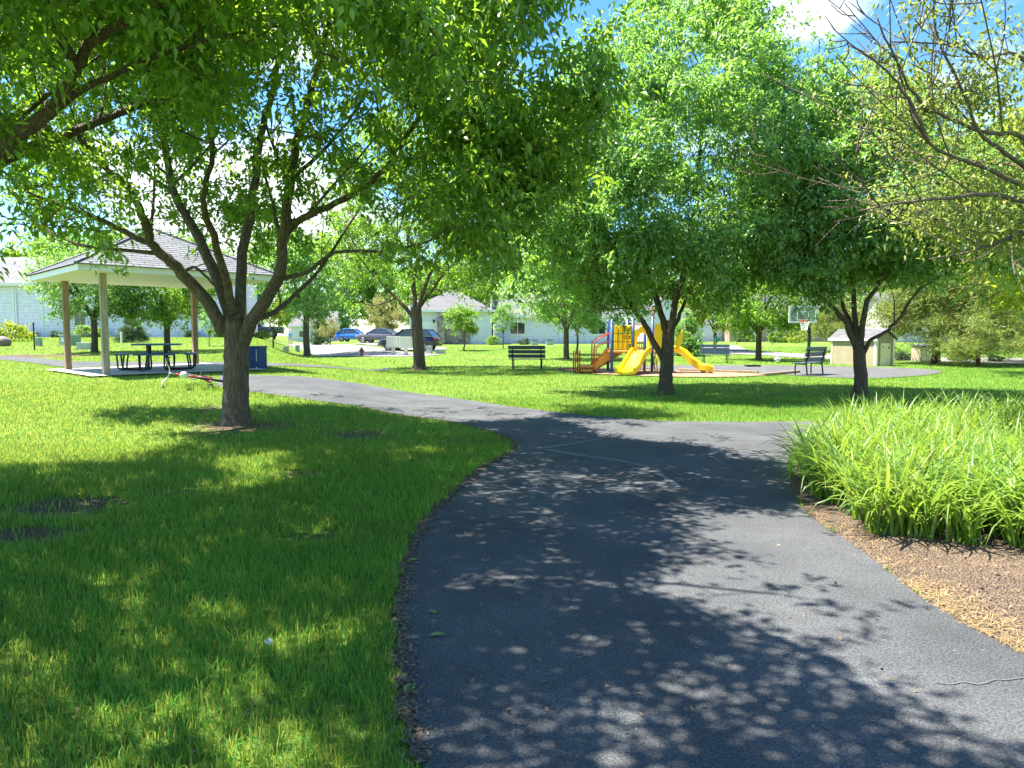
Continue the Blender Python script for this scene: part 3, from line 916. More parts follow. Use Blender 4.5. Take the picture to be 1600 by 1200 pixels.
    if needles:
        ax = sdir * 0.7 + r_.normal(0, 0.6, (n, 3)); ax[:, 2] += 0.15
        nr = r_.normal(size=(n, 3))
        V, T = leaf_tris(pos, ax, nr, leaf_len * r_.uniform(0.7, 1.2, n), leaf_w * r_.uniform(0.8, 1.2, n), 0.05, 0.0)
    else:
        ax = sdir * 0.55 + r_.normal(0, 0.6, (n, 3)); ax[:, 2] -= droop
        nr = r_.normal(0, 0.5, (n, 3)) + np.array([0, 0, 1.0])
        V, T = leaf_tris(pos, ax, nr, leaf_len * r_.uniform(0.45, 1.3, n), leaf_w * r_.uniform(0.5, 1.3, n), 0.22, 0.2)
    tm = bpy.data.meshes.new(name + '_trunk')
    tm.from_pydata(mb.v, [], mb.f); tm.materials.append(M[mats[0]])
    tm.polygons.foreach_set('use_smooth', [True] * len(tm.polygons)); tm.update()
    cm = npmesh(name + '_crown', V, T, M[mats[1]])
    return tm, cm

def plant(name, label, cat, meshes, loc, scale=1.0, rz=0.0, group=None, parts=('trunk', 'crown')):
    t = thing(name, label, cat, loc, rz, group)
    t.scale = (scale, scale, scale) if not isinstance(scale, tuple) else scale
    for p, me in zip(parts, meshes): link(p, me, t)
    return t

def hero(base_px, limbs_px, d_off, trunk_r, fork_px, trunk_mid=None):
    """limbs given as photograph pixels plus a depth offset, turned into tree space"""
    b = G(*base_px)
    def P(px, py, dd=0.0): return atd(px, py, b.y + dd) - b
    fk = P(*fork_px)
    flare = [Vector((0, 0, -0.1)), Vector((0, 0, 0.12)), Vector((fk.x * .15, 0, 0.45)), fk * 0.6, fk]
    limbs = []
    for pts, r0, r1 in limbs_px:
        limbs.append(([P(*p) for p in pts], r0, r1))
    return b, P, limbs, flare

def trunk_tube(me_mb, pts, rs, sides=14): me_mb.tube(catmull(pts, 4), rs, sides)

GREENS = 'park maples with dark forked trunks'
# --- the big tree on the lawn at left
b = G(369, 661)
def PL(px, py, dd=0.0): return atd(px, py, b.y + dd) - b
fk = PL(370, 500)
k = PX(b.y)
limbs = [
    ([(0, 0, -.08), (0, 0, .1), (0.005, 0, .5), fk * .65, fk], 0.205, 0.18),
    ([PL(352, 520), PL(318, 465, -.1), PL(268, 410, -.25), PL(240, 386, -.35), PL(222, 335, -.6), PL(205, 300, -.9), PL(165, 262, -1.3), PL(120, 210, -1.8)], 0.110, 0.027),
    ([PL(240, 386, -.35), PL(165, 347, -.6), PL(100, 322, -1.0), PL(40, 300, -1.4)], 0.053, 0.016),
    ([PL(366, 508), PL(338, 432, .2), PL(308, 365, .4), PL(278, 315, .6), PL(260, 250, .8), PL(245, 175, 1.0), PL(238, 90, 1.2), PL(225, 0, 1.3)], 0.101, 0.027),
    ([PL(366, 490), PL(345, 410, -.3), PL(325, 345, -.6), PL(318, 310, -.8), PL(330, 240, -1.1), PL(322, 160, -1.4), PL(330, 80, -1.6)], 0.070, 0.020),
    ([PL(372, 505), PL(380, 395, .4), PL(394, 315, .6), PL(402, 240, .7), PL(416, 180, .8), PL(432, 115, 1.0), PL(440, 20, 1.2), PL(450, -90, 1.3)], 0.092, 0.027),
    ([PL(376, 545), PL(400, 490, -.2), PL(434, 436, -.4), PL(442, 378, -.5), PL(452, 295, -.7), PL(463, 225, -.9), PL(480, 165, -1.1), PL(502, 85, -1.4), PL(520, 0, -1.7)], 0.114, 0.029),
    ([PL(447, 352, -.5), PL(500, 330, -.7), PL(565, 295, -1.0), PL(605, 258, -1.2), PL(648, 195, -1.5), PL(700, 140, -1.9), PL(770, 90, -2.3)], 0.057, 0.018),
    ([PL(434, 436, -.4), PL(480, 425, -.5), PL(525, 394, -.8), PL(615, 392, -1.2), PL(690, 370, -1.5)], 0.040, 0.013),
    ([PL(392, 500), PL(440, 480, .5), PL(500, 420, 1.0), PL(560, 330, 1.6)], 0.053, 0.018),
    ([PL(290, 423, -.2), PL(306, 419, -.3), PL(335, 445, -.35)], 0.028, 0.018),
    ([PL(452, 295, -.7), PL(425, 222, -1.0), PL(410, 180, -1.3)], 0.031, 0.013),
    ([PL(455, 280, -.7), PL(505, 235, -.8), PL(550, 180, -.9), PL(590, 110, -1.0)], 0.035, 0.013),
]
env = [((0.4, 0.2, 4.9), (4.7, 4.0, 3.0), 1.0), ((-3.2, -.2, 4.0), (2.0, 2.2, 1.3), 0.9), ((3.1, -.8, 3.3), (2.3, 2.2, 1.5), 1.3), ((4.6, -2.0, 4.6), (2.0, 1.9, 1.6), 1.1), ((0.5, 1.6, 6.2), (4.0, 3.2, 2.0), .6)]
def keep_main(p):
    q = b + Vector(p)
    if shades_sunny_ground(q) and hash((round(p[0], 3), round(p[1], 3))) % 60: return False
    if q.y > 3 and 800 + F * q.x / q.y > 955: return False
    # the underside stays open round the fork, as in the photograph
    x, y, z = p
    if z < 1.75 + 0.25 * math.sin(x * 2.3): return False
    if abs(x) < 2.6 and z < 3.1 and y < 1.2: return False
    if -4.3 < x < 0.4 and z < 2.9 + 0.25 * math.sin(x * 3): return False
    if x <= -4.3 and z < 2.5: return False
    if x > 2.2 and z < 2.5 + 0.2 * math.sin(x * 4): return False
    fr = math.sin(x * 7.3 + z * 5.1) + math.sin(x * 3.1 - z * 4.3 + 1) * 0.6
    if abs(x + 0.3) < 3.0 and y < 1.0 and z < 4.7: return fr > 0.85
    return not (abs(x) < 3.6 and y < 2.0 and z < 5.4 and fr < 0.1)
ms = grow(21, limbs, env, 3500, 35, 0.118, 0.052, 0.25, 0.4, ('bark_grey', 'leaf_near'), keep_main, side_branches=3, name='lawn_tree')
plant('park_tree', 'large wide tree with many spreading limbs on the lawn in front of the pavilion', 'tree', ms, b)

# --- the tree off to the left whose limb enters at the top corner
nb = Vector((-6.6, 6.3, 0.0)); nb.z = float(terr(nb.x, nb.y))
def PN(px, py, d): return atd(px, py, d) - nb
limbs = [
    ([(0, 0, -.1), (0, 0, .3), (0.1, 0, 1.2), (0.35, 0, 1.9)], 0.24, 0.19),
    ([(0.3, 0, 1.75), (1.2, .1, 2.25), PN(0, 237, 6.4), PN(62, 188, 6.4), PN(98, 150, 6.3), PN(118, 100, 6.2), PN(150, 62, 6.1), PN(240, 8, 6.0), PN(330, -60, 5.8), PN(480, -160, 5.5)], 0.085, 0.022),
    ([PN(70, 180, 6.4), PN(150, 128, 6.5), PN(262, 82, 6.7), PN(350, 55, 7.0), PN(440, 40, 7.2)], 0.04, 0.012),
    ([(0.3, 0, 1.8), (1.2, -1.2, 3.0), (2.4, -2.0, 4.0), (3.8, -2.2, 4.9)], 0.11, 0.03),
    ([(0.3, 0, 1.85), (.8, 1.2, 3.0), (1.5, 2.2, 3.8), (2.2, 3.2, 4.6)], 0.11, 0.03),
    ([(0.35, 0, 1.9), (.3, .2, 3.5), (.6, 0, 5.2), (1.2, -.2, 6.5)], 0.12, 0.03),
    ([(0.35, 0, 1.9), (-1.2, .1, 3.2), (-2.4, .3, 4.2)], 0.1, 0.03),
    ([PN(118, 100, 6.2), (3.2, -.9, 4.0), (4.4, -1.6, 4.6), (5.8, -2.0, 5.0)], 0.05, 0.015),
]
env = [((2.6, -.9, 5.0), (4.6, 3.6, 1.7), 1.2), ((1.0, .8, 4.2), (3.0, 2.6, 1.9), .8), ((5.4, -.9, 5.0), (2.2, 2.3, 1.2), .9), ((2.8, -3.2, 4.6), (3.2, 1.8, 1.1), 0.5), ((1.5, .6, 2.55), (1.2, 1.6, .9), .35), ((-1.5, 0, 4.5), (3, 3, 2.2), .35)]
def keep_near(p):
    q = nb + Vector(p)
    if q.y < 0.8: return False
    if shades_sunny_ground(q) and hash((round(p[0], 3), round(p[1], 3))) % 60: return False
    # nothing hangs into the open view under the canopy
    el = (q.z - EYE) / max(q.y, .5); ax = q.x / max(q.y, .5)
    lo = 0.27 if ax > -0.45 else 0.12
    if el < 0.44 and (math.sin(q.x * 5.1 + q.z * 7.7) + math.sin(q.y * 6.3 - q.z * 3.1)) < 0.15: return False
    return el > lo and q.z > 2.1 and not (ax > 0.08 and el < 0.5)
ms = grow(33, limbs, env, 3400, 42, 0.10, 0.047, 0.24, 0.2, ('bark_grey', 'leaf_near'), keep_near, side_branches=3, name='near_tree')
plant('park_tree', 'near tree whose thick limb and leafy boughs enter at the upper left corner', 'tree', ms, nb)

# --- the two trees beyond the cross path
def path_tree(seed, base, fork, limbs_px, env, nclump, lpc, label, leaf, r0=0.19, minz=1.6, keepf=None):
    bb = G(*base)
    def Q(px, py, dd=0.0): return atd(px, py, bb.y + dd) - bb
    f = Q(*fork)
    lm = [([(0, 0, -.08), (0, 0, .1), (0.005, 0, .45), f * .6, f], r0, r0 * .82)]
    lm += [([Q(*p) for p in pts], a, c) for pts, a, c in limbs_px]
    ev = []
    for (px, py, dd, rx, ry, rz_, wt) in env:
        c = Q(px, py, dd); s_ = PX(bb.y + dd)
        ev.append((tuple(c), (rx * s_, ry * s_, rz_ * s_), wt))
    me_ = grow(seed, lm, ev, nclump, lpc, 0.14, 0.06, 0.24, 0.68, ('bark', leaf), keepf, side_branches=3, name='path_tree', minz=minz, bunch=0.125)
    return plant('park_tree', label, 'tree', me_, bb)
path_tree(45, (1040, 612), (1044, 522),
    [([(1036, 562), (1012, 515), (995, 490), (975, 462, -.3), (945, 415, -.8), (905, 360, -1.2), (870, 300, -1.5)], .085, .022),
     ([(1043, 530), (1030, 478, .2), (1018, 445, .4), (1005, 400, .6), (985, 320, .9), (960, 220, 1.1)], .095, .022),
     ([(1046, 530), (1058, 460, -.2), (1070, 420, -.3), (1085, 330, -.4), (1095, 220, -.4), (1090, 110, -.3)], .10, .024),
     ([(1050, 520), (1062, 490, .2), (1085, 440, .5), (1130, 370, .9), (1180, 300, 1.2)], .06, .018),
     ([(1018, 445, .4), (1000, 340, -.6), (1010, 230, -.9), (1030, 100, -.7)], .06, .018)],
    [(1065, 255, 0, 235, 225, 215, 1.0), (1100, 90, 0, 125, 125, 100, .9), (930, 330, 0, 135, 150, 110, 1.0), (1180, 330, 0, 110, 150, 105, .8), (1000, 440, -.2, 150, 160, 45, .5), (880, 440, -.4, 75, 80, 60, .8)],
    4300, 30, 'dense round tree right behind the path junction, in front of the yellow playground', 'leaf_blue', .185, 2.05)
path_tree(58, (1344, 617), (1343, 540),
    [([(1338, 545), (1322, 505), (1296, 474, .1), (1272, 452, .2), (1240, 400, .4), (1215, 340, .6)], .085, .02),
     ([(1342, 540), (1334, 470, .1), (1330, 420, .2), (1320, 340, .3), (1310, 240, .4)], .075, .02),
     ([(1345, 545), (1352, 480, -.2), (1372, 445, -.3), (1400, 380, -.5), (1420, 290, -.5)], .08, .02),
     ([(1348, 560), (1360, 532, -.2), (1388, 515, -.3), (1408, 492, -.4), (1428, 460, -.5), (1455, 440, -.6), (1500, 415, -.8)], .055, .016),
     ([(1342, 540), (1315, 470, .4), (1300, 430, .7), (1280, 350, 1.0)], .06, .018)],
    [(1340, 320, 0, 165, 180, 120, 1.0), (1330, 225, .2, 115, 140, 110, .8), (1260, 390, 0, 95, 120, 70, .9), (1450, 390, -.2, 120, 130, 62, .8), (1520, 340, .2, 90, 110, 80, .7)],
    2900, 30, 'dark trunked tree with a low crooked right limb, in front of the wooden shed', 'leaf_blue', .165, 2.45)
path_tree(71, (655, 577), (650, 480),
    [([(648, 500), (628, 474), (605, 452, .2), (575, 420, .4), (545, 380, .6)], .10, .03),
     ([(650, 490), (645, 440, .3), (638, 380, .5), (632, 300, .6), (640, 200, .7)], .12, .03),
     ([(652, 490), (666, 440, -.3), (690, 390, -.5), (720, 330, -.6), (740, 250, -.6)], .11, .03),
     ([(652, 485), (700, 420, .5), (760, 370, .9), (800, 330, 1.0)], .08, .024)],
    [(668, 310, 0, 165, 150, 150, 1.0), (610, 395, 0, 100, 120, 55, .8), (740, 385, 0, 80, 110, 75, 1.0), (760, 250, 0, 90, 100, 90, .7)],
    2000, 30, 'tall straight trunked tree beside the mailboxes, left of the black bench', 'leaf', .27, 2.3)

# --- olive, sparse crown hanging in from the right
cb = Vector((8.9, 9.2, 0.0))
def PR(px, py, d): return atd(px, py, d) - cb
limbs = [
    ([(0, 0, -.1), (0, 0, .3), (-.1, 0, 1.2), (-.2, 0, 1.9)], 0.2, 0.17),
    ([(-.2, 0, 1.8), PR(1660, 300, 8.8), PR(1595, 215, 8.6), PR(1555, 210, 8.5), PR(1505, 195, 8.3), PR(1440, 160, 8.2), PR(1400, 90, 8.1), PR(1370, 20, 8.1)], 0.045, 0.008),
    ([PR(1650, 290, 8.8), PR(1570, 240, 8.4), PR(1530, 205, 8.2), PR(1500, 130, 8.1), PR(1465, 60, 8.0), PR(1455, -20, 8.0)], 0.032, 0.008),
    ([PR(1660, 320, 8.8), PR(1545, 265, 8.2), PR(1450, 222, 8.0), PR(1410, 130, 8.1), PR(1395, 60, 8.2)], 0.03, 0.007),
    ([PR(1450, 222, 8.0), PR(1425, 165, 7.9), PR(1385, 110, 7.9), PR(1330, 70, 7.9)], 0.025, 0.008),
    ([PR(1660, 340, 8.8), PR(1560, 305, 8.1), PR(1470, 310, 7.8), PR(1400, 318, 7.6), PR(1340, 330, 7.5)], 0.035, 0.008),
    ([PR(1660, 330, 8.8), PR(1580, 370, 8.0), PR(1510, 395, 7.8), PR(1450, 405, 7.7)], 0.03, 0.008),
    ([PR(1660, 250, 8.8), PR(1600, 95, 8.4), PR(1540, 90, 8.3), PR(1480, 70, 8.2), PR(1390, 65, 8.2)], 0.03, 0.008),
    ([PR(1650, 300, 8.8), PR(1590, 260, 9.4), PR(1500, 250, 9.8), PR(1400, 230, 10.2), PR(1300, 170, 10.6), PR(1190, 115, 11)], 0.035, 0.007),
    ([PR(1500, 250, 9.8), PR(1400, 290, 10.0), PR(1300, 290, 10.2), PR(1180, 255, 10.6)], 0.02, 0.006),
]
env = [((-2.9, -.3, 2.75), (2.0, 1.5, 1.15), 1.3), ((-2.9, .2, 4.0), (1.7, 1.3, 1.1), .6), ((.8, 0, 3.4), (2.0, 1.6, 1.6), .2), ((-3.6, -.9, 4.6), (1.5, 1.0, 1.0), .45)]
def keep_right(p):
    q = cb + Vector(p)
    px = 800 + F * q.x / q.y; el = (q.z - EYE) / q.y
    if px < 1330: return False
    return el > 0.13 + max(0, (1560 - px)) * 0.0002
ms = grow(84, limbs, env, 950, 14, 0.085, 0.038, 0.3, 0.0, ('bark_twig', 'leaf_crab'), keep_right, side_branches=4, twig_r=0.006, name='crab_tree')
plant('crabapple_tree', 'thinly leaved olive tree with bare twigs reaching in from the right edge', 'tree', ms, cb)

# --- generic trees, shrubs and conifers for the middle and far distance
def gen_tree(seed, h, r, zb, nclump, lpc, ll, lw, spread, mats, nl=6, tr=0.15, fork=0.28):
    rd = random.Random(seed)
    fz = h * fork
    lm = [([(0, 0, -.1), (0, 0, .15), (rd.gauss(0, .03), rd.gauss(0, .03), fz * .5), (0, 0, fz)], tr, tr * .8)]
    for i in range(nl):
        a = 2 * math.pi * i / nl + rd.uniform(-.4, .4)
        sp = rd.uniform(.45, .85) * r
        top = h * rd.uniform(.72, .92) if i % 2 else h * rd.uniform(.5, .7)
        p1 = Vector((math.cos(a) * sp * .35, math.sin(a) * sp * .35, fz + (top - fz) * .35))
        p2 = Vector((math.cos(a + .15) * sp * .75, math.sin(a + .15) * sp * .75, fz + (top - fz) * .7))
        p3 = Vector((math.cos(a) * sp, math.sin(a) * sp, top))
        lm.append(([Vector((0, 0, fz * rd.uniform(.75, .98))), p1, p2, p3], tr * rd.uniform(.4, .6), tr * .12))
    cz = (h + zb) / 2
    ev = [((0, 0, cz), (r, r, (h - zb) / 2), 1.0)]
    for i in range(5):
        a = rd.uniform(0, 6.28)
        ev.append(((math.cos(a) * r * .5, math.sin(a) * r * .5, cz + rd.uniform(-.3, .25) * (h - zb)), (r * .55, r * .55, (h - zb) * .24), .8))
    return grow(seed, lm, ev, nclump, lpc, ll, lw, spread, 0.4, mats, None, 7, 2, name='tree')
A1 = gen_tree(101, 7.0, 3.3, 1.7, 950, 28, .17, .085, .33, ('bark', 'leaf'), 7, .2, .26)
A2 = gen_tree(102, 7.4, 3.0, 1.9, 950, 28, .17, .085, .33, ('bark', 'leaf_blue'), 6, .2, .3)
A3 = gen_tree(103, 6.2, 3.0, 1.6, 850, 28, .17, .085, .33, ('bark', 'leaf_yellow'), 6, .15, .27)
B1 = gen_tree(104, 3.8, 1.45, 1.2, 420, 24, .13, .06, .2, ('bark', 'leaf'), 5, .07, .35)
B2 = gen_tree(105, 4.0, 1.1, 1.1, 230, 22, .13, .06, .2, ('bark', 'leaf_blue'), 5, .05, .4)
B3 = gen_tree(106, 4.6, 2.2, 1.2, 500, 24, .15, .06, .26, ('bark', 'leaf_rust'), 6, .08, .3)
FAR1 = gen_tree(107, 13, 5.2, 2.5, 800, 26, .42, .24, .7, ('bark', 'leaf'), 7, .3, .25)
FAR2 = gen_tree(108, 12, 4.6, 2.0, 750, 26, .42, .24, .7, ('bark', 'leaf_blue'), 7, .3, .25)

def conifer(seed, h, r, n, mats, ll=.16, lw=.012, pine=False):
    rd = random.Random(seed)
    lm = [([(0, 0, -.1), (0, 0, h * .3), (rd.gauss(0, .05), 0, h * .65), (0, 0, h * .97)], h * .022 + .02, .02)]
    cl = []
    for i in range(26 if not pine else 20):
        z = h * (.08 if not pine else .16) + (i / 26 if not pine else i / 20) * h * .82
        a = i * 2.4 + rd.uniform(-.3, .3)
        L_ = r * (1 - (z / h) ** (1.0 if not pine else 2.2)) * rd.uniform(.8, 1.15) + .08
        e = Vector((math.cos(a) * L_, math.sin(a) * L_, z + (.0 if not pine else .25 * L_)))
        lm.append(([Vector((0, 0, z)), e * .5 + Vector((0, 0, z * .5 + .03)), e], max(.012, h * .006), .006))
    ev = []
    for q in range(9):
        t = (q + .5) / 9
        z = h * ((.04 if not pine else .2) + t * (.96 if not pine else .8)); rr = r * (1 - t ** (1.0 if not pine else 2.0)) + .08
        ev.append(((0, 0, z), (rr, rr, h * .085), 1.0))
    return grow(seed, lm, ev, n, 46, ll, lw, r * .13 + .05, 0.35, mats, None, 7, 1 if pine else 0, needles=True, name='conifer')
SPR = conifer(121, 2.4, 1.2, 420, ('bark', 'needle_dark'), .15, .02)
CON = conifer(122, 3.6, 1.15, 620, ('bark', 'leaf_blue'), .15, .05)
PIN1 = conifer(123, 4.2, 2.5, 700, ('bark_pine', 'needle'), .26, .022, True)
PIN2 = conifer(124, 9.5, 4.0, 1000, ('bark_pine', 'needle'), .34, .035, True)

def shrub(seed, r, h, n, mats, ll=.09, lw=.05):
    rd = random.Random(seed)
    lm = []
    for i in range(7):
        a = i * .9
        lm.append(([(0, 0, -.05), (math.cos(a) * r * .3, math.sin(a) * r * .3, h * .4), (math.cos(a) * r * .7, math.sin(a) * r * .7, h * .8)], .018, .006))
    return grow(seed, lm, [((0, 0, h * .5), (r, r, h * .5), 1.0)], n, 24, ll, lw, .13, .5, mats, None, 5, 1, name='shrub')
SH1 = shrub(131, .8, .9, 170, ('bark', 'leaf'), .1, .055)
SH2 = shrub(132, .9, .9, 170, ('bark', 'leaf_yellow'), .1, .055)
SH3 = shrub(133, .7, .7, 150, ('bark', 'needle_dark'), .09, .05)

def put(name, label, cat, meshes, px, py, scale, rz=0.0, group=None, d=None, parts=('trunk', 'crown')):
    if d is None: p = G(px, py)
    else:
        p = atd(px, py, d); p.z = float(terr(p.x, p.y))
    return plant(name, label, cat, meshes, p, scale, rz, group, parts)

put('park_tree', 'dark forked tree on the lawn seen between the two left pavilion posts', 'tree', A2, 148, 551, .78, .4)
put('park_tree', 'bushy tree seen through the pavilion behind the blue picnic table', 'tree', A1, 262, 549, .78, 1.3)
put('park_tree', 'round tree right of the blue bin, at the left edge of the street', 'tree', A2, 480, 556, 1.25, 2.6)
put('park_tree', 'round leafy tree behind the black bench, left of the playground steps', 'tree', A2, 885, 562, .95, 3.1)
put('park_tree', 'slim dark trunked tree between the bench and the playground steps, behind the larger one', 'tree', B1, 901, 554, 1.25, .6)
put('park_tree', 'bright green tree left of the basketball hoop, behind the court', 'tree', A1, 1185, 563, .92, 4.4)
put('park_tree', 'yellow green round tree in front of the white garage', 'tree', A3, 1117, 549, .95, 1.0)
put('young_tree', 'small round crowned young tree on the lawn before the pale house', 'tree', B1, 725, 548, .95, .3)
put('young_tree', 'thin young tree with a slim dark crown by the pale house wall', 'tree', B2, 786, 545, .95, 1.3)
put('ornamental_tree', 'mottled greyish ornamental tree beside the grey sedan', 'tree', B3, 603, 536, 1.05, .8, d=76)
put('ornamental_tree', 'small pale ornamental tree by the street left of the blue car', 'tree', B3, 516, 536, .78, 2.2, d=92)
put('young_tree', 'yellow green young tree right of the blue bin, before the dark vehicles', 'tree', gen_tree(109, 3.4, 1.05, 1.35, 240, 24, .12, .06, .22, ('bark', 'leaf_yellow'), 5, .06, .3), 427, 543, 1.05, .3)
put('young_tree', 'tiny staked sapling on the lawn seen right of the back pavilion post', 'tree', B2, 327, 541, .5, .3)
put('spruce_tree', 'small dark spruce by the pale house, seen through the pavilion', 'tree', SPR, 207, 535, .85)
put('evergreen_shrub', 'tall dark green bushy evergreen right of the playground', 'shrub', CON, 1073, 556, .95)
put('spruce_tree', 'dark spruce beside the far end of the street', 'tree', conifer(125, 6, 1.8, 380, ('bark', 'needle_dark'), .25, .05), 500, 532, 1.0, d=105)
put('park_tree', 'tall yellow green tree rising behind the olive tree at the right edge', 'tree', A3, 1690, 590, 1.5, 2.2)
put('pine_tree', 'low bushy pine with a thick dark trunk near the right edge', 'tree', PIN1, 1528, 572, 1.0, .4)
put('pine_tree', 'big open pine with reddish branches behind the shed', 'tree', PIN2, 1462, 569, .92, 1.1)
put('pine_tree', 'pine crown behind the shed and the basketball backboard', 'tree', PIN2, 1300, 560, .62, 2.9, d=52)
put('pine_tree', 'pale pine at the right edge behind the bushy pine', 'tree', PIN1, 1610, 566, 1.35, 2.0)
put('pine_tree', 'tall pine filling the upper right behind the olive tree', 'tree', PIN2, 1590, 562, 1.05, 3.6, d=56)

# daylilies: one dense mass of strap leaves
def lilies():
    r_ = np.random.RandomState(77)
    outline = [G(*p).xy for p in [(1268, 775), (1296, 812), (1345, 836), (1440, 848), (1540, 860), (1640, 874)]]
    outline += [Vector((11.0, 8.6)), Vector((11.2, 10.2))] + [G(*p).xy for p in [(1600, 672), (1430, 678), (1335, 688), (1280, 710), (1262, 742)]]
    xs = [p.x for p in outline]; ys = [p.y for p in outline]
    pts = []
    while len(pts) < 520:
        x = r_.uniform(min(xs), max(xs)); y = r_.uniform(min(ys), max(ys))
        if inside(outline, np.array([x]), np.array([y]))[0]:
            pts.append((x, y))
    Vs = []; Ts = []; off = 0
    for (x, y) in pts:
        nb_ = 42
        a = r_.uniform(0, 2 * np.pi, nb_)
        ln = r_.uniform(.38, .80, nb_); arch = r_.uniform(.25, 1.35, nb_); wd = r_.uniform(.006, .012, nb_)
        bx = x + r_.normal(0, .05, nb_); by = y + r_.normal(0, .05, nb_)
        m = 7
        t = np.linspace(0, 1, m)
        th0 = r_.uniform(.05, .4, nb_)
        th = th0[:, None] + (arch * 1.7)[:, None] * t[None, :] ** 1.6          # lean from vertical
        seg = ln[:, None] / (m - 1)
        rad = np.cumsum(np.sin(th) * seg, 1); hz = np.cumsum(np.cos(th) * seg, 1)
        rad -= rad[:, :1]; hz -= hz[:, :1]
        cx = bx[:, None] + rad * np.cos(a)[:, None]; cy = by[:, None] + rad * np.sin(a)[:, None]
        cz = terr(bx, by)[:, None] + np.maximum(hz, -.0) + .0
        w_ = wd[:, None] * np.array([.8, 1, 1.05, 1, .85, .6, .06])[None, :]
        tw = r_.normal(0, .5, nb_)
        sx = -np.sin(a + tw)[:, None] * w_; sy = np.cos(a + tw)[:, None] * w_
        up = w_ * .45
        Lf = np.stack([cx + sx, cy + sy, cz + up], -1); Ce = np.stack([cx, cy, cz], -1); Rt = np.stack([cx - sx, cy - sy, cz + up], -1)
        V = np.stack([Lf, Ce, Rt], 2).reshape(nb_, m * 3, 3)
        idx = []
        for i in range(m - 1):
            for j in (0, 1):
                p0 = i * 3 + j
                idx.append((p0, p0 + 1, p0 + 4, p0 + 3))
        idx = np.array(idx)
        T = (idx[None] + (np.arange(nb_) * m * 3)[:, None, None]).reshape(-1, 4) + off
        Vs.append(V.reshape(-1, 3)); Ts.append(T); off += nb_ * m * 3
    me = npmesh('daylilies', np.concatenate(Vs), np.concatenate(Ts), M['lily'])
    me.polygons.foreach_set('use_smooth', np.ones(len(me.polygons), bool))
    tag(link('daylilies', me), 'dense bed of bright green arching daylily leaves beside the path', 'daylilies', kind='stuff')
lilies()

# fallen leaves
def fallen(px, py, ln, rz, m, label, dz=0.0):
    p = G(px, py)
    t = []
    prof = [(0, 0), (.25, .2), (.5, .27), (.75, .18), (1, 0)]
    mbx = MB()
    V = []; 
    for u, w_ in prof: V += [((u - .5) * ln, w_ * ln, .012 + .06 * ln * math.sin(u * 3)), ((u - .5) * ln, 0, .006), ((u - .5) * ln, -w_ * ln, .016)]
    Fc = []
    for i in range(4):
        for j in (0, 1):
            a = i * 3 + j; Fc.append((a, a + 1, a + 4, a + 3))
    mbx.add(V, Fc)
    o = mbx.build('fallen_leaf', m)
    o.location = (p.x, p.y, p.z + .008 + dz); o.rotation_euler = (0, 0, rz)
    tag(o, label, 'leaf', 'fallen leaves')
fallen(683, 1000, .075, .2, M['fallen'], 'pale green fallen leaf lying alone on the shaded path')
fallen(640, 1086, .085, 1.2, M['fallen'], 'yellowish green fallen leaf at the lower left path edge')
fallen(646, 880, .08, .6, M['fallen'], 'green fallen leaf on the path edge beside the lawn')
fallen(420, 1031, .07, 2.0, M['fallen_pale'], 'crumpled whitish leaf lying in the shaded grass', .06)
fallen(180, 790, .07, .5, M['fallen_dry'], 'dry yellow leaf beside the bare soil patch', .03)
fallen(676, 962, .05, 2.5, M['fallen'], 'small thin green leaf on the path above the pale one')

# ------------------------------------------------------------------ pavilion
def pavilion():
    gz_ = float(terr(PAV.x, PAV.y)) + 0.05
    t = thing('pavilion', 'open picnic pavilion with a grey shingled hip roof on four timber posts', 'pavilion', (PAV.x, PAV.y, gz_), R(45))
    hp = 1.78; he = 2.48; zt = 2.95 - gz_; zp = 4.4 - gz_
    for i, (sx, sy) in enumerate(((1, 1), (1, -1), (-1, 1), (-1, -1))):
        o = MB().box((sx * hp, sy * hp, zt / 2 - .0), (.15, .15, zt)).build('post', M['timber'] if (sx, sy) != (-1, -1) else M['timber_grey'], t, bevel=.008)
    MB().box((0, 0, zt + .012), (2 * he - .06, 2 * he - .06, .02)).build('soffit', M['soffit'], t)
    f = MB()
    for k in range(4):
        m = Matrix.Rotation(k * math.pi / 2, 4, 'Z')
        f.box(m @ Vector((0, he - .014, zt + .075)), (2 * he - .056 if k % 2 else 2 * he, .028, .14), k * math.pi / 2)
    f.build('fascia', M['white'], t)
    # four shingled slopes with their own courses
    ro = .06
    for k in range(4):
        m = Matrix.Rotation(k * math.pi / 2, 4, 'Z')
        e = he + ro; z0 = zt + .15
        mbx = MB()
        sl_ = math.hypot(e, zp - z0); n = 20; 
        for i in range(n):
            a0 = i / n; a1 = (i + 1) / n
            w0 = e * (1 - a0); w1 = e * (1 - a1)
            za = z0 + (zp - z0) * a0 + .014; zb_ = z0 + (zp - z0) * a1 + .004
            V = [(-w0, -w0, za - .014), (w0, -w0, za - .014), (w0, -w0, za), (-w0, -w0, za), (w1, -w1, zb_), (-w1, -w1, zb_)]
            mbx.add([m @ Vector(p) for p in V], [(0, 1, 2, 3), (3, 2, 4, 5)])
        mbx.build('roof_slope', M['shingle'], t)
    rg = MB()
    for k in range(4):
        a = R(45) + k * math.pi / 2
        e = (he + ro) * 1.4142
        rg.tube([(math.cos(a) * e, math.sin(a) * e, zt + .165), (0, 0, zp + .02)], .04, 6)
    rg.build('ridge_cap', M['shingle'], t)
    return gz_
PZ = pavilion()

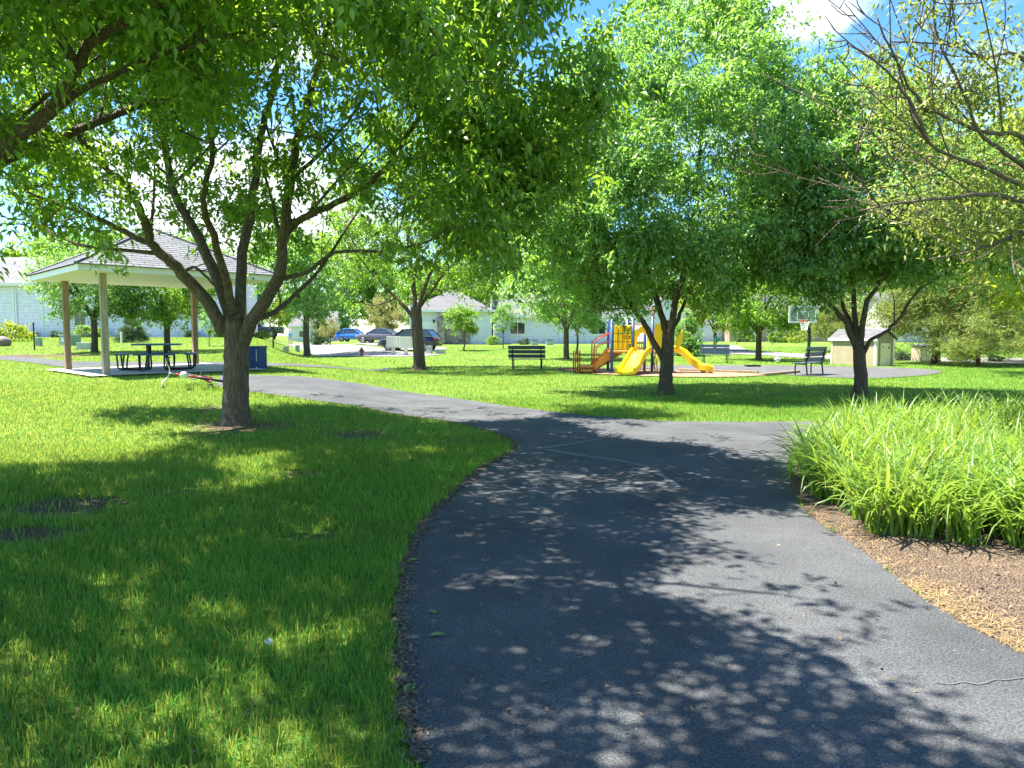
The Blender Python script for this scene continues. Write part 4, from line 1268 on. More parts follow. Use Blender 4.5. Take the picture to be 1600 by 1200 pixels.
def picnic_table():
    p = atd(247, 580, 19.9)
    t = thing('picnic_table', 'blue picnic table with attached benches on black tube legs under the pavilion', 'picnic table', (p.x, p.y, PZ), R(20))
    def rsq(h, r=.16):
        o = []
        for k in range(4):
            for q in range(5):
                a = k * math.pi / 2 + q * math.pi / 8
                cx = (h - r) * (1 if k in (0, 3) else -1); cy = (h - r) * (1 if k in (0, 1) else -1)
                o.append((cx + r * math.cos(a), cy + r * math.sin(a)))
        return o
    mb = MB(); mb.prism(rsq(.6), 0, .045, Matrix.Rotation(-math.pi / 2, 4, 'X') @ Matrix.Identity(4)); 
    top = mb.build('tabletop', M['blue'], t, bevel=.006); top.location.z = .735
    for k in range(4):
        a = k * math.pi / 2
        m = Matrix.Rotation(a, 4, 'Z')
        s = MB().box(m @ Vector((0, -.86, .45)), (.98, .29, .045), a).build('bench_seat', M['blue'], t, bevel=.012)
        lg = MB()
        for sx in (-.34, .34):
            P = [(sx, -.78, .43), (sx * .98, -.82, .1), (sx * .95, -.76, .035), (sx * .9, -.3, .03), (sx * .85, -.2, .08), (sx * .7, -.2, .4), (sx * .7, -.2, .73)]
            lg.tube([m @ Vector(q) for q in catmull(P, 4)], .024, 7)
            lg.tube([m @ Vector(q) for q in ((sx, -.96, .43), (sx * .98, -.94, .1), (sx * .95, -.88, .04), (sx * .94, -.75, .033))], .024, 7)
        lg.build('leg_frame', M['black'], t, smooth=True)
picnic_table()

def trash_bin():
    p = atd(401, 579, 20.9)
    z = float(terr(p.x, p.y))
    t = thing('waste_bin', 'square dark blue waste bin with white side lettering behind the right pavilion post', 'waste bin', (p.x, p.y, z), R(-14))
    MB().box((0, 0, .33), (.43, .43, .66)).build('body', M['blue_bin'], t, bevel=.012)
    MB().box((0, 0, .665), (.46, .46, .05)).build('lid', M['blue_bin'], t, bevel=.01)
    MB().box((0, 0, .012), (.40, .40, .03)).build('base', M['black'], t)
    lt = MB()
    r = random.Random(2)
    zz = .56
    for i in range(9):
        hgt = r.uniform(.018, .03)
        lt.box((.15, -.2175, zz), (.028 + r.uniform(0, .014), .003, hgt)); zz -= hgt + .012
    MB().box((.15, -.2175, .06), (.05, .003, .035)).build('sticker', M['white'], t)
    lt.build('lettering', M['white'], t)
trash_bin()

# ------------------------------------------------------------------ bicycle lying by the trunk
def bicycle():
    p = G(329, 600)
    t = thing('bicycle', 'red bicycle lying on its side by the path behind the big trunk', 'bicycle', (p.x, p.y, float(terr(p.x, p.y)) + .02))
    # built upright in xz (x forward to the left of the photo), then laid over about x
    lay = Matrix.Rotation(R(-48), 4, 'Z') @ Matrix.Rotation(R(78), 4, 'X')
    lay = Matrix.Translation((0, 0, .07)) @ lay
    W = .31
    def lm(m): return [lay @ Vector(q) for q in m]
    hubs = {'front': Vector((-.0, 0, W)), 'rear': Vector((1.0, 0, W))}
    for k, h in hubs.items():
        ring = lambda rad: [h + Vector((math.cos(a) * rad, 0, math.sin(a) * rad)) for a in np.linspace(0, 2 * math.pi, 29)]
        wh = MB().tube(lm(ring(W - .02)), .024, 8, cap=False).build('wheel', M['tyre'], t, smooth=True)
        rim = MB().tube(lm(ring(W - .05)), .011, 6, cap=False).build('rim', M['chrome'], wh, smooth=True)
        sp = MB()
        for q in range(18):
            a = q * math.pi / 9
            sp.tube(lm([h + Vector((0, .02 * (-1) ** q, 0)), h + Vector((math.cos(a), 0, math.sin(a))) * (W - .05)]), .0022, 4)
        sp.tube(lm([h + Vector((0, -.05, 0)), h + Vector((0, .05, 0))]), .02, 8)
        sp.build('spokes', M['chrome'], wh)
    head_t = Vector((.16, 0, .78)); head_b = Vector((.12, 0, .62)); bb_ = Vector((.56, 0, .28)); seat_t = Vector((.70, 0, .68))
    fr = MB()
    for a, c, r in ((head_t, head_b, .022), (head_b, bb_, .02), (head_t + Vector((.01, 0, -.04)), seat_t, .018), (bb_, seat_t, .018), (bb_, hubs['rear'] + Vector((0, .05, 0)), .011), (bb_, hubs['rear'] - Vector((0, .05, 0)), .011), (seat_t, hubs['rear'] + Vector((0, .05, 0)), .01), (seat_t, hubs['rear'] - Vector((0, .05, 0)), .01)):
        fr.tube(lm([a, c]), r, 9)
    fr.build('frame', M['red'], t, smooth=True)
    fk_ = MB()
    for s in (-.05, .05): fk_.tube(lm([head_b + Vector((0, s * .5, 0)), Vector((.07, s, .5)), hubs['front'] + Vector((0, s, 0))]), .012, 7)
    fk_.build('fork', M['chrome'], t, smooth=True)
    hb = MB()
    stem = head_t + Vector((-.05, 0, .13))
    hb.tube(lm([head_t, head_t + Vector((.02, 0, .1)), stem]), .014, 7)
    bar = [stem + Vector((.14, -.31, .10)), stem + Vector((.03, -.22, .10)), stem + Vector((0, -.08, .0)), stem + Vector((0, .08, .0)), stem + Vector((.03, .22, .10)), stem + Vector((.14, .31, .10))]
    hbo = hb.tube(lm(catmull(bar, 4)), .012, 8).build('handlebar', M['chrome'], t, smooth=True)
    for s in (-1, 1):
        a = stem + Vector((.06, .245 * s, .10)); c = stem + Vector((.17, .335 * s, .10))
        MB().tube(lm([a, c]), .019, 8).build('grip', M['black'], hbo, smooth=True)
    sd = MB().tube(lm([seat_t, seat_t + Vector((.04, 0, .12))]), .014, 8)
    sdo = sd.build('seat_post', M['chrome'], t)
    sv = MB(); sv.tube(lm([seat_t + Vector((-.13, 0, .13)), seat_t + Vector((-.03, 0, .14)), seat_t + Vector((.08, 0, .14)), seat_t + Vector((.16, 0, .15))]), [.02, .04, .075, .07], 10)
    sv.build('saddle', M['white'], t, smooth=True)
    cr = MB(); cr.lathe([(.09, -.004), (.09, .004)], lay @ (bb_ + Vector((0, .05, 0))), 20, lay.to_3x3().to_4x4() @ Matrix.Rotation(R(90), 4, 'X'))
    for s in (-1, 1):
        e = bb_ + Vector((.16 * s, -.06 * s, -.05 * s))
        cr.tube(lm([bb_ + Vector((0, -.06 * s, 0)), e]), .011, 6)
        cr.box(lay @ (e + Vector((0, -.05 * s, 0))), (.09, .025, .06), mtx=lay.to_3x3().to_4x4())
    cr.build('crankset', M['black'], t)
    # front wheel and bar end pokes up: settle on the ground
bicycle()

# ------------------------------------------------------------------ benches
def bench(label, px, py, rz, wdt=1.75, sc=1.0, group='park benches', back_slats=3):
    p = G(px, py)
    t = thing('park_bench', label, 'bench', p, rz, group)
    t.scale = (sc, sc, sc)
    for s in (-1, 1):
        lg = MB()
        x = s * (wdt / 2 - .18)
        lg.tube(catmull([(x, -.27, 0), (x, -.24, .25), (x, -.22, .42), (x, -.27, .65), (x, -.33, .90)], 4), .026, 8)
        lg.tube(catmull([(x, .16, 0), (x, .17, .25), (x, .15, .38), (x, .05, .41), (x, -.22, .40)], 4), .024, 8)
        lg.box((x, -.05, .01), (.07, .5, .02))
        lg.build('leg', M['black'], t, smooth=True)
    se = MB()
    for k in range(3): se.box((0, -.155 + k * .155, .435), (wdt, .14, .03))
    se.build('seat', M['bench'], t, bevel=.008)
    bk = MB()
    for k in range(back_slats):
        z = .56 + k * (.36 / max(1, back_slats - 1)) if back_slats > 1 else .72
        y = -.245 - (z - .5) * .2
        bk.box((0, y + .03, z), (wdt, .025, .46 / back_slats + .0), mtx=Matrix.Rotation(R(12), 4, 'X'))
    bk.build('backrest', M['bench'], t, bevel=.008)
bench('black bench seen from behind on the lawn left of the playground', 824, 577, R(-8), 1.55, 1.0)
bench('dark slatted bench turned left, beside the court and basketball hoop', 1262, 586, R(42), 1.55, 1.02)
bench('distant bench facing the park behind the court, left of the bright green tree', 1118, 567, R(176), 1.6, .95)

# ------------------------------------------------------------------ playground structure
def playground():
    o = G(1000, 583)
    d = o.y; s = PX(d)
    t = thing('playground_structure', 'yellow and orange playground structure with slides on blue posts', 'playground', o)
    X_ = lambda px: (px - 1000) * s
    Zt = lambda py: (584 - py) * s
    dk = Zt(549)                                    # deck height
    y0, y1 = -.45, .95                              # near and far side
    def post(px, y, top, m='play_blue', r=.055):
        MB().tube([(X_(px), y, -.1), (X_(px), y, Zt(top))], r, 10).build('post', M[m], t, smooth=True)
    for px, y, top in ((953, y0, 500), (985, y0, 498), (1015, y0, 496), (1046, y0, 498), (955, y1, 500), (986, y1, 500), (1014, y1, 500), (1044, y1, 498)): post(px, y, top)
    deck = MB().box(((X_(953) + X_(1046)) / 2, (y0 + y1) / 2, dk - .04), (X_(1046) - X_(953), y1 - y0 - .1, .07)).build('deck', M['play_orange'], t, bevel=.01)
    # noughts and crosses panel: three rows of four barrels
    pn = MB()
    w_ = (X_(983) - X_(955)) / 4
    for r_ in range(3):
        for c in range(4):
            zc = Zt(541 - r_ * 12.6)
            pn.lathe([(w_ * .38, -.145), (w_ * .5, -.125), (w_ * .5, .125), (w_ * .38, .145)], (X_(955) + w_ * (c + .5), y0 - .01, zc), 12)
    pno = pn.build('barrel_panel', M['play_yellow'], t)
    rl = MB()
    for r_ in range(4): rl.tube([(X_(953), y0 - .01, Zt(547.5 - r_ * 12.6)), (X_(985), y0 - .01, Zt(547.5 - r_ * 12.6))], .014, 6)
    rl.build('panel_rail', M['play_blue'], t)
    mk = None
    def cross(c, r_):
        x = X_(955) + w_ * (c + .5); z = Zt(541 - r_ * 12.6); q = .055
        mk = MB()
        for sg in (-1, 1): mk.beam((x - q, y0 - .01 - w_ * .5 - .004, z - q * 1.2 * sg), (x + q, y0 - .01 - w_ * .5 - .004, z + q * 1.2 * sg), .006, .02)
        mk.build('cross_mark', M['black'], pno)
    cross(3, 1); cross(3, 0); cross(3, 2); 
    x = X_(955) + w_ * 2.5; z = Zt(541 - 12.6)
    mk = MB().tube([(x + .045 * math.cos(a), y0 - .014 - w_ * .5, z + .065 * math.sin(a)) for a in np.linspace(0, 2 * math.pi, 17)], .009, 5, cap=False)
    mk.build('nought_mark', M['black'], pno)
    # arched hood over the front slide
    zt_ = Zt(517); zb_ = dk; xa, xb = X_(987), X_(1013); xm = (xa + xb) / 2
    hw = (xb - xa) / 2
    poly = [(xa, zb_), (xa, zt_)]
    poly += [(xa + (xb - xa) * .2, zt_ + .03), (xm - hw * .35, zt_ + .12), (xm, zt_ + .16), (xm + hw * .35, zt_ + .12), (xa + (xb - xa) * .8, zt_ + .03)]
    poly += [(xb, zt_), (xb, zb_), (xb - .09, zb_)]
    iw = hw - .1
    zz = zb_ + (zt_ - zb_) * .35
    poly += [(xm + iw * math.cos(a), zz + (zt_ - zz - .10) * math.sin(a)) for a in np.linspace(.12, math.pi - .12, 9)]
    poly += [(xa + .09, zb_)]
    MB().prism(poly, y0 - .07, y0 - .01).build('arch_panel', M['play_yellow'], t, bevel=.01)
    # red bar barriers behind
    br = MB()
    for k in range(8):
        x = X_(987) + (X_(1013) - X_(987)) * k / 7
        br.tube([(x, y1, dk), (x, y1, Zt(508))], .016, 6)
    br.tube([(X_(986), y1, Zt(508)), (X_(1014), y1, Zt(508))], .022, 6); br.tube([(X_(986), y1, dk + .08), (X_(1014), y1, dk + .08)], .022, 6)
    for k in range(5):
        x = X_(1016) + (X_(1044) - X_(1016)) * k / 4
        br.tube([(x, y1, dk), (x, y1, Zt(512))], .016, 6)
    br.build('barrier', M['play_red'], t)
    # yellow side panels either side of the trunk
    MB().prism([(X_(1018), dk), (X_(1018), Zt(508)), (X_(1026), Zt(507)), (X_(1034), Zt(518)), (X_(1036), Zt(530)), (X_(1030), dk)], y0 - .05, y0).build('side_panel', M['play_yellow'], t, bevel=.008)
    MB().prism([(X_(1050), dk + .05), (X_(1052), Zt(530)), (X_(1061), Zt(516)), (X_(1062), Zt(526)), (X_(1056), dk + .05)], y0 - .05, y0).build('side_panel', M['play_yellow'], t, bevel=.008)
    # slides: a trough swept along a curve
    def slide(ctr, half, wall, name='slide', m='play_yellow', sideways=None):
        P = catmull(ctr, 6)
        V = []; Fc = []
        for i, p in enumerate(P):
            tng = (P[min(i + 1, len(P) - 1)] - P[max(i - 1, 0)]).normalized()
            sd = Vector((tng.y, -tng.x, 0))
            if sd.length < .05: sd = Vector((1, 0, 0))
            sd.normalize()
            nn = sd.cross(tng)
            if nn.z < 0: nn = -nn
            prof = [(-half - .05, wall), (-half - .02, wall + .03), (-half + .02, wall), (-half + .04, .05), (0, 0.0), (half - .04, .05), (half - .02, wall), (half + .02, wall + .03), (half + .05, wall), (half + .05, -.05), (0, -.09), (-half - .05, -.05)]
            for a_, b_ in prof: V.append(p + sd * a_ + nn * b_)
        k = 12
        for i in range(len(P) - 1):
            for j in range(k):
                a_ = i * k + j; b_ = i * k + (j + 1) % k
                Fc.append((a_, b_, b_ + k, a_ + k))
        Fc.append(tuple(range(k))); Fc.append(tuple(range((len(P) - 1) * k, len(P) * k)))
        return MB().add(V, Fc).build(name, M[m], t, smooth=False)
    slide([(X_(1000), y0 - .02, dk), (X_(994), y0 - .3, dk - .05), (X_(984), y0 - .6, dk * .62), (X_(975), y0 - .95, dk * .28), (X_(967), y0 - 1.35, .16), (X_(963), y0 - 1.6, .13)], .3, .16)
    slide([(X_(1046), .1, dk), (X_(1055), 0, dk + .02), (X_(1066), -.1, dk * .86), (X_(1078), -.22, dk * .5), (X_(1090), -.35, dk * .26), (X_(1099), -.45, .18), (X_(1107), -.5, .12)], .27, .14)
    slide([(X_(968), y1, dk), (X_(962), y1 + .4, dk * .75), (X_(952), y1 + .7, dk * .4), (X_(942), y1 + .8, .18), (X_(938), y1 + .8, .15)], .3, .14, m='play_orange')
    ft = MB(); ft.box((X_(1094), -.42, .06), (.1, .3, .16)); ft.build('slide_foot', M['play_orange'], t)
    # steps with rails on the left
    for k in range(3):
        st = MB().box((X_(926) - .52 + k * .26 + .45, .2, .1 + k * .2), (.30, .9, .05))
        st.build('step', M['play_orange'], t, bevel=.008)
    for y in (-.3, .7): MB().prism([(X_(926), .12), (X_(926), .36), (X_(953), dk + .04), (X_(953), dk - .28)], y - .02, y + .02).build('stringer', M['play_orange'], t)
    tp = MB().box((X_(915), .1, .27), (X_(926) - X_(905), .9, .08)).box((X_(915), .1, .11), (X_(924) - X_(905), .95, .10))
    tp.build('transfer_platform', M['play_orange'], t, bevel=.01)
    for y in (-.3, .55):
        rr = MB()
        rr.tube([(X_(898), y, 0), (X_(898), y, .82), (X_(904.5), y, .86), (X_(904.5), y, 0)], .028, 7)
        rr.tube([(X_(898), y, .45), (X_(904.5), y, .45)], .022, 7)
        rr.tube([(X_(927), y, 0), (X_(927), y, Zt(536)), (X_(934), y, Zt(530)), (X_(952), y, Zt(521))], .024, 7)
        rr.tube([(X_(930), y, 0), (X_(930), y, Zt(544)), (X_(952), y, Zt(533))], .02, 7)
        rr.build('handrail', M['play_red'], t, smooth=True)
    # red curl on the tall post and a climbing hoop by the trunk
    tp_ = MB(); c = Vector((X_(1014), y0, Zt(491)))
    tp_.tube([c + Vector((.09 * math.cos(a), 0, .10 * math.sin(a) + .03)) for a in np.linspace(2.8, -1.1, 12)] + [c + Vector((-.06, 0, -.16)), c + Vector((.10, 0, -.17))], .032, 8)
    tp_.build('topper', M['play_red'], t, smooth=True)
    cl = MB()
    for y in (y0 - .35, y0 + .15):
        cl.tube(catmull([(X_(1022), y, 0), (X_(1019), y, .5), (X_(1024), y, dk), (X_(1034), y, dk + .15)], 5), .024, 7)
    for k in range(4): cl.tube([(X_(1020), y0 - .35, .15 + k * .22), (X_(1020), y0 + .15, .15 + k * .22)], .018, 6)
    cl.build('climber', M['play_orange'], t, smooth=True)
    sp = MB()
    for px in (1008, 982): MB().tube([(X_(px), .2, -.1), (X_(px), .2, dk)], .035, 8).build('support', M['play_red'], t)
playground()

def timber_edge(a, b_, label):
    A = G(*a); B = G(*b_)
    mb = MB(); mid = (A + B) / 2
    mb.beam(A - mid, B - mid, .12, .11)
    o = mb.build('border_timber', M['timber'], None, bevel=.01)
    o.location = mid + Vector((0, 0, .055))
    tag(o, label, 'timber', 'timbers round the playground')
timber_edge((870, 579.5), (936, 577), 'brown border timber left of the playground steps')
timber_edge((1192, 588.5), (1248, 583), 'dark border timber at the right corner of the woodchips')
timber_edge((1060, 580.5), (1185, 584.5), 'thin reddish border timber between woodchips and court')

# ------------------------------------------------------------------ basketball hoop
def hoop():
    p = G(1263, 567); d = p.y; s = PX(d)
    t = thing('basketball_hoop', 'basketball hoop with clear white framed backboard on a black pole', 'basketball hoop', p)
    Zt = lambda py: (567 - py) * s
    X_ = lambda px: (px - 1263) * s
    MB().tube([(0, 0, -.1), (0, 0, Zt(512))], .075, 12).box((0, 0, .02), (.4, .4, .04)).build('pole', M['black'], t, smooth=False)
    by = -1.0; bx = (1252.5 - 800) / F * (d + by) - p.x
    ar = MB()
    for sx in (-.12, .12):
        ar.tube([(sx * .5, -.05, Zt(520)), (bx * .6 + sx, by * .55, Zt(503)), (bx + sx, by + .05, Zt(498))], .03, 7)
        ar.tube([(sx * .5, -.05, Zt(508)), (bx * .6 + sx, by * .55, Zt(495)), (bx + sx, by + .05, Zt(488))], .03, 7)
    ar.tube([(0, -.08, Zt(548)), (0, -.2, Zt(525)), (bx * .5, by * .4, Zt(508))], .035, 7)
    ar.build('arm', M['black'], t)
    W = 44 * s * .97; H = 26.5 * s * .97; zc = Zt(493) + .02
    bo = MB().box((bx, by, zc), (W - .04, .02, H - .04)).build('backboard', M['acrylic'], t)
    fr = MB(); q = .085
    for sz in (-1, 1): fr.box((bx, by - .003, zc + sz * (H / 2 - q / 2)), (W, .036, q))
    for sx in (-1, 1): fr.box((bx + sx * (W / 2 - q / 2), by - .003, zc), (q, .036, H - 2 * q))
    fr.build('frame', M['white'], bo)
    sq_ = MB(); w2 = 17 * s; h2 = 12.5 * s; z2 = zc - 2 * s; q = .05
    for sz in (-1, 1): sq_.box((bx, by - .016, z2 + sz * (h2 / 2)), (w2, .008, q))
    for sx in (-1, 1): sq_.box((bx + sx * (w2 / 2), by - .016, z2), (q, .008, h2 - q))
    sq_.build('target_square', M['white'], bo)
    rz = Zt(503); rr = .23
    c = Vector((bx - .04, by - .1 - rr, rz))
    rm = MB().tube([c + Vector((rr * math.cos(a), rr * math.sin(a), 0)) for a in np.linspace(0, 2 * math.pi, 25)], .015, 6, cap=False)
    rm.box((c.x, by - .06, rz + .02), (.16, .12, .12)); rm.build('rim', M['play_red'], t)
    nt_ = MB()
    for k in range(12):
        a0 = 2 * math.pi * k / 12
        for sg in (-1, 1):
            P = []
            for i in range(5):
                u = i / 4; a = a0 + sg * u * .55; r_ = rr * (1 - .45 * u ** .8)
                P.append(c + Vector((r_ * math.cos(a), r_ * math.sin(a), -.45 * u)))
            nt_.tube(P, .008, 4)
    nt_.build('net', M['white'], t)
hoop()

def soccer_ball():
    p = G(1215, 567)
    t = thing('soccer_ball', 'small white soccer ball with dark spots on the grass behind the court', 'ball', p)
    r = .16
    MB().ball((0, 0, r), r, 16).build('ball_skin', M['white'], t, smooth=True)
    for k, (a, e) in enumerate(((-1.9, .2), (-1.1, -.2), (-.4, .5), (-2.7, -.1), (-1.6, 1.0), (.5, .1), (2, .3))):
        n_ = Vector((math.cos(a) * math.cos(e), math.sin(a) * math.cos(e), math.sin(e)))
        MB().lathe([(.05, 0), (.05, .006)], Vector((0, 0, r)) + n_ * (r - .004), 5, n_.to_track_quat('Z', 'Y').to_matrix().to_4x4()).build('patch', M['black'], t)
soccer_ball()

# ------------------------------------------------------------------ wooden shed
def shed():
    p = G(1368, 572)
    s = PX(p.y)
    Lg = 84 * s / .93; Wd = 27 * s / .70
    nrm = Vector((-.93, -.36, 0))
    rz = math.atan2(nrm.y, nrm.x) + math.pi / 2       # local -Y is the front
    t = thing('garden_shed', 'pale wooden shed with a grey gable roof behind the court', 'shed', p, rz)
    hw_ = 43 * s; hp = 57 * s
    # local: front wall along X from -Lg to 0, gable wall at x=0
    for y in (.02, Wd - .02): MB().box((-Lg / 2, y, hw_ / 2), (Lg, .04, hw_)).build('wall', M['shed_wood'], t)
    gm = Matrix.Rotation(math.pi / 2, 4, 'Z')
    for x in (-.02, -Lg + .02):
        g = MB().prism([(.04, 0), (Wd - .04, 0), (Wd - .04, hw_), (Wd / 2, hp - .05), (.04, hw_)], -.02, .02, gm, (x, 0, 0))
        g.build('gable_wall', M['shed_wood'], t)
    rf = MB(); ov = .08
    for sg in (0, 1):
        y0_ = -ov if sg == 0 else Wd + ov
        sl_ = (hp - hw_) / (Wd / 2)
        ze = hw_ - ov * sl_
        V = [(-Lg - .12, y0_, ze), (.12, y0_, ze), (.12, Wd / 2, hp), (-Lg - .12, Wd / 2, hp)]
        V += [(a, b_, c + .05) for a, b_, c in V]
        rf.add(V, [(0, 1, 2, 3), (4, 5, 6, 7), (0, 1, 5, 4), (1, 2, 6, 5), (2, 3, 7, 6), (3, 0, 4, 7)])
    rf.build('roof', M['roof_grey'], t)
    fb = MB().box((-Lg / 2, -ov - .012, hw_ - ov * .6 + .0), (Lg + .24, .022, .12)); fb.build('fascia', M['cream'], t)
    MB().lathe([(.06, 0), (.06, .12), (.09, .13), (.09, .18)], (-Lg * .72, Wd * .25, hw_ + (hp - hw_) * .45), 8).build('roof_vent', M['black'], t)
    dr = MB().box((.012, Wd / 2, hw_ * .42), (.02, Wd * .55, hw_ * .82)); dro = dr.build('door', M['shed_wood'], t)
    MB().box((.03, Wd * .68, hw_ * .66), (.02, .06, .1)).build('latch', M['black'], dro)
    MB().box((.03, Wd * .35, hw_ * .7), (.015, .1, .03)).build('hinge', M['black'], dro)
    for (x, y) in ((.012, .05), (.012, Wd - .05)): MB().box((x, y, hw_ / 2), (.022, .09, hw_)).build('corner_trim', M['cream'], t)
    for x in (-.06, -Lg + .06): MB().box((x, -.012, hw_ / 2), (.09, .022, hw_)).build('corner_trim', M['cream'], t)
shed()

# ------------------------------------------------------------------ vehicles
def car(label, px, py, d, rz, paintm, kind='suv', wheel_r=.34, group='parked cars'):
    p = atd(px, py, d); p.z = float(terr(p.x, p.y))
    t = thing('parked_car' if kind != 'pickup' else 'pickup_truck', label, 'car' if kind != 'pickup' else 'pickup truck', p + Vector((0, 0, .05)), rz, group)
    Ln = {'suv': 4.6, 'sedan': 4.7, 'hatch': 4.2, 'pickup': 5.6}[kind]
    h = {'suv': 1.62, 'sedan': 1.46, 'hatch': 1.55, 'pickup': 1.85}[kind]
    bl = {'suv': 1.0, 'sedan': .93, 'hatch': .96, 'pickup': 1.15}[kind]
    hf = Ln / 2
    # lower body: stations front (-x) to rear
    if kind == 'pickup':
        st = [(-hf, .45, .95, .80), (-hf + .15, .38, 1.08, .93), (-hf + 1.2, .36, 1.16, .97), (-hf + 1.7, .36, bl, .98), (0.6, .36, bl, .98), (0.75, .36, 1.12, .98), (hf - .1, .4, 1.12, .96), (hf, .5, 1.08, .92)]
    else:
        st = [(-hf, .42, .66, .70), (-hf + .12, .32, .76, .83), (-hf + .5, .27, .86, .88), (-hf + 1.15, .25, bl - .02, .90), (-hf + 1.5, .25, bl, .91), (0.3, .25, bl, .91), (hf - .8, .26, bl, .89), (hf - .2, .32, bl - .03, .84), (hf, .45, bl - .18, .74)]
    V = []; Fc = []
    k = 10
    for (x, zb_, zt_, w_) in st:
        zm = (zb_ + zt_) / 2
        pr = [(-w_ * .88, zb_), (-w_, zb_ + .1), (-w_ * 1.01, zm), (-w_ * .96, zt_ - .06), (-w_ * .86, zt_), (w_ * .86, zt_), (w_ * .96, zt_ - .06), (w_ * 1.01, zm), (w_, zb_ + .1), (w_ * .88, zb_)]
        V += [(x, a, b_) for a, b_ in pr]
    for i in range(len(st) - 1):
        for j in range(k):
            a = i * k + j; b_ = i * k + (j + 1) % k
            Fc.append((a, b_, b_ + k, a + k))
    Fc.append(tuple(range(k))); Fc.append(tuple(range((len(st) - 1) * k, len(st) * k)))
    MB().add(V, Fc).build('body', paintm, t, smooth=True)
    # greenhouse: glass volume, painted roof and pillars
    if kind == 'suv': g = [(-hf + 1.2, bl - .02), (-hf + 2.0, h - .05), (hf - .75, h - .06), (hf - .22, bl + .02)]
    elif kind == 'sedan': g = [(-hf + 1.25, bl - .02), (-hf + 2.15, h - .05), (hf - 1.5, h - .06), (hf - .7, bl)]
    elif kind == 'hatch': g = [(-hf + 1.1, bl - .02), (-hf + 1.9, h - .05), (hf - .9, h - .08), (hf - .2, bl)]
    else: g = [(-hf + 1.7, bl - .02), (-hf + 2.35, h - .04), (.4, h - .05), (.62, bl)]
    wb = .86 if kind != 'pickup' else .92; wt = .66 if kind != 'pickup' else .76
    V = []
    for (x, z) in g:
        w_ = wb if z < h - .2 else wt
        V += [(x, -w_, z), (x, w_, z)]
    MB().add(V, [(0, 2, 4, 6), (1, 7, 5, 3), (0, 1, 3, 2), (4, 5, 7, 6), (2, 3, 5, 4), (0, 6, 7, 1)]).build('windows', M['glass_car'], t)
    rf = MB()
    (x1, z1), (x2, z2) = g[1], g[2]
    xm = (x1 + x2) / 2
    V = []
    for (x, z, q) in ((x1 - .04, z1 - .02, 0), (x1 + .25, z1 + .04, 1), (xm, h, 1), (x2 - .2, z2 + .045, 1), (x2 + .06, z2 - .01, 0)):
        V += [(x, -wt - .02, z - .03), (x, -wt * .8, z + .012), (x, wt * .8, z + .012), (x, wt + .02, z - .03)]
    Fc = [(i * 4 + j, i * 4 + j + 1, i * 4 + j + 5, i * 4 + j + 4) for i in range(4) for j in range(3)]
    rf.add(V, Fc)
    for sy in (-1, 1):
        for (a, b_) in ((g[0], g[1]), (g[3], g[2])): rf.tube([(a[0], sy * (wb + .005), a[1]), (b_[0], sy * (wt + .01), b_[1])], .04, 6)
        for f_ in (.42, .78):
            xx = g[1][0] + (g[2][0] - g[1][0]) * f_
            rf.tube([(xx + .02, sy * (wb + .005), bl), (xx, sy * (wt + .01), h - .06)], .035, 6)
    rf.build('roof', paintm, t)
    ax_ = (-hf + .92, hf - .92) if kind != 'pickup' else (-hf + 1.0, hf - 1.15)
    for x in ax_:
        for sy in (-1, 1):
            y = sy * (.83 if kind != 'pickup' else .88)
            rot = Matrix.Rotation(R(90), 4, 'X')
            wo = MB().lathe([(wheel_r * .62, -.11), (wheel_r * .95, -.11), (wheel_r, -.07), (wheel_r, .07), (wheel_r * .95, .11), (wheel_r * .62, .11)], (x, y, wheel_r - .05), 24, rot).build('wheel', M['tyre'], t, smooth=False)
            hb = MB().lathe([(.05, -.115), (.09, -.12), (.09, .12), (.05, .115)], (x, y, wheel_r - .05), 12, rot)
            for q in range(5):
                a = q * 2 * math.pi / 5
                for s2 in (-1, 1): hb.beam((x, y + s2 * .114, wheel_r - .05), (x + math.cos(a) * wheel_r * .6, y + s2 * .114, wheel_r - .05 + math.sin(a) * wheel_r * .6), .012, .055)
            hb.tube([(x + math.cos(a) * wheel_r * .61, y + .1 * sy, wheel_r - .05 + math.sin(a) * wheel_r * .61) for a in np.linspace(0, 2 * math.pi, 21)], .02, 6, cap=False)
            hb.build('rim', M['chrome'], wo)
    for sy in (-1, 1):
        MB().box((-hf + .13, sy * .62, .69 if kind != 'pickup' else .92), (.2, .32, .13), sy * -.25).build('headlight', M['lamp'], t, bevel=.02)
        MB().box((hf - .06, sy * .68, bl - .14), (.1, .22, .18)).build('tail_light', M['tail'], t, bevel=.02)
        MB().box((-hf + 1.45, sy * 1.0, bl + .06), (.12, .2, .13)).build('mirror', paintm, t, bevel=.03)
    MB().box((-hf + .015, 0, .5 if kind != 'pickup' else .72), (.05, 1.0, .2)).build('grille', M['black'], t)
    for sx in (-1, 1): MB().box((sx * (hf - .06), 0, .42), (.16, 1.45, .16)).build('bumper', M['black'] if kind != 'sedan' else paintm, t, bevel=.03)
    for sy in (-1, 1):
        for f_ in (.3, .62): MB().box((g[1][0] + (g[2][0] - g[1][0]) * f_ + .2, sy * (.925 if kind != 'pickup' else .985), bl - .12), (.16, .02, .03)).build('handle', M['chrome'], t)
    return t
car('black SUV parked in the driveway behind the mailboxes', 641, 549, 53.5, R(-14), M['p_black'], 'suv')
car('dark grey sedan facing the street under the mottled tree', 594, 536, 71, R(-16), M['p_grey'], 'sedan')
car('bright blue car parked beside the grey sedan', 553, 534, 84, R(170), M['p_blue'], 'hatch')
car('dark pickup truck partly hidden behind the right pavilion post', 401, 532, 76, R(12), M['p_navy'], 'pickup', .4)
car('dark brown SUV seen from its rear left of the walking person', 419, 533, 92, R(-72), M['p_brown'], 'suv')

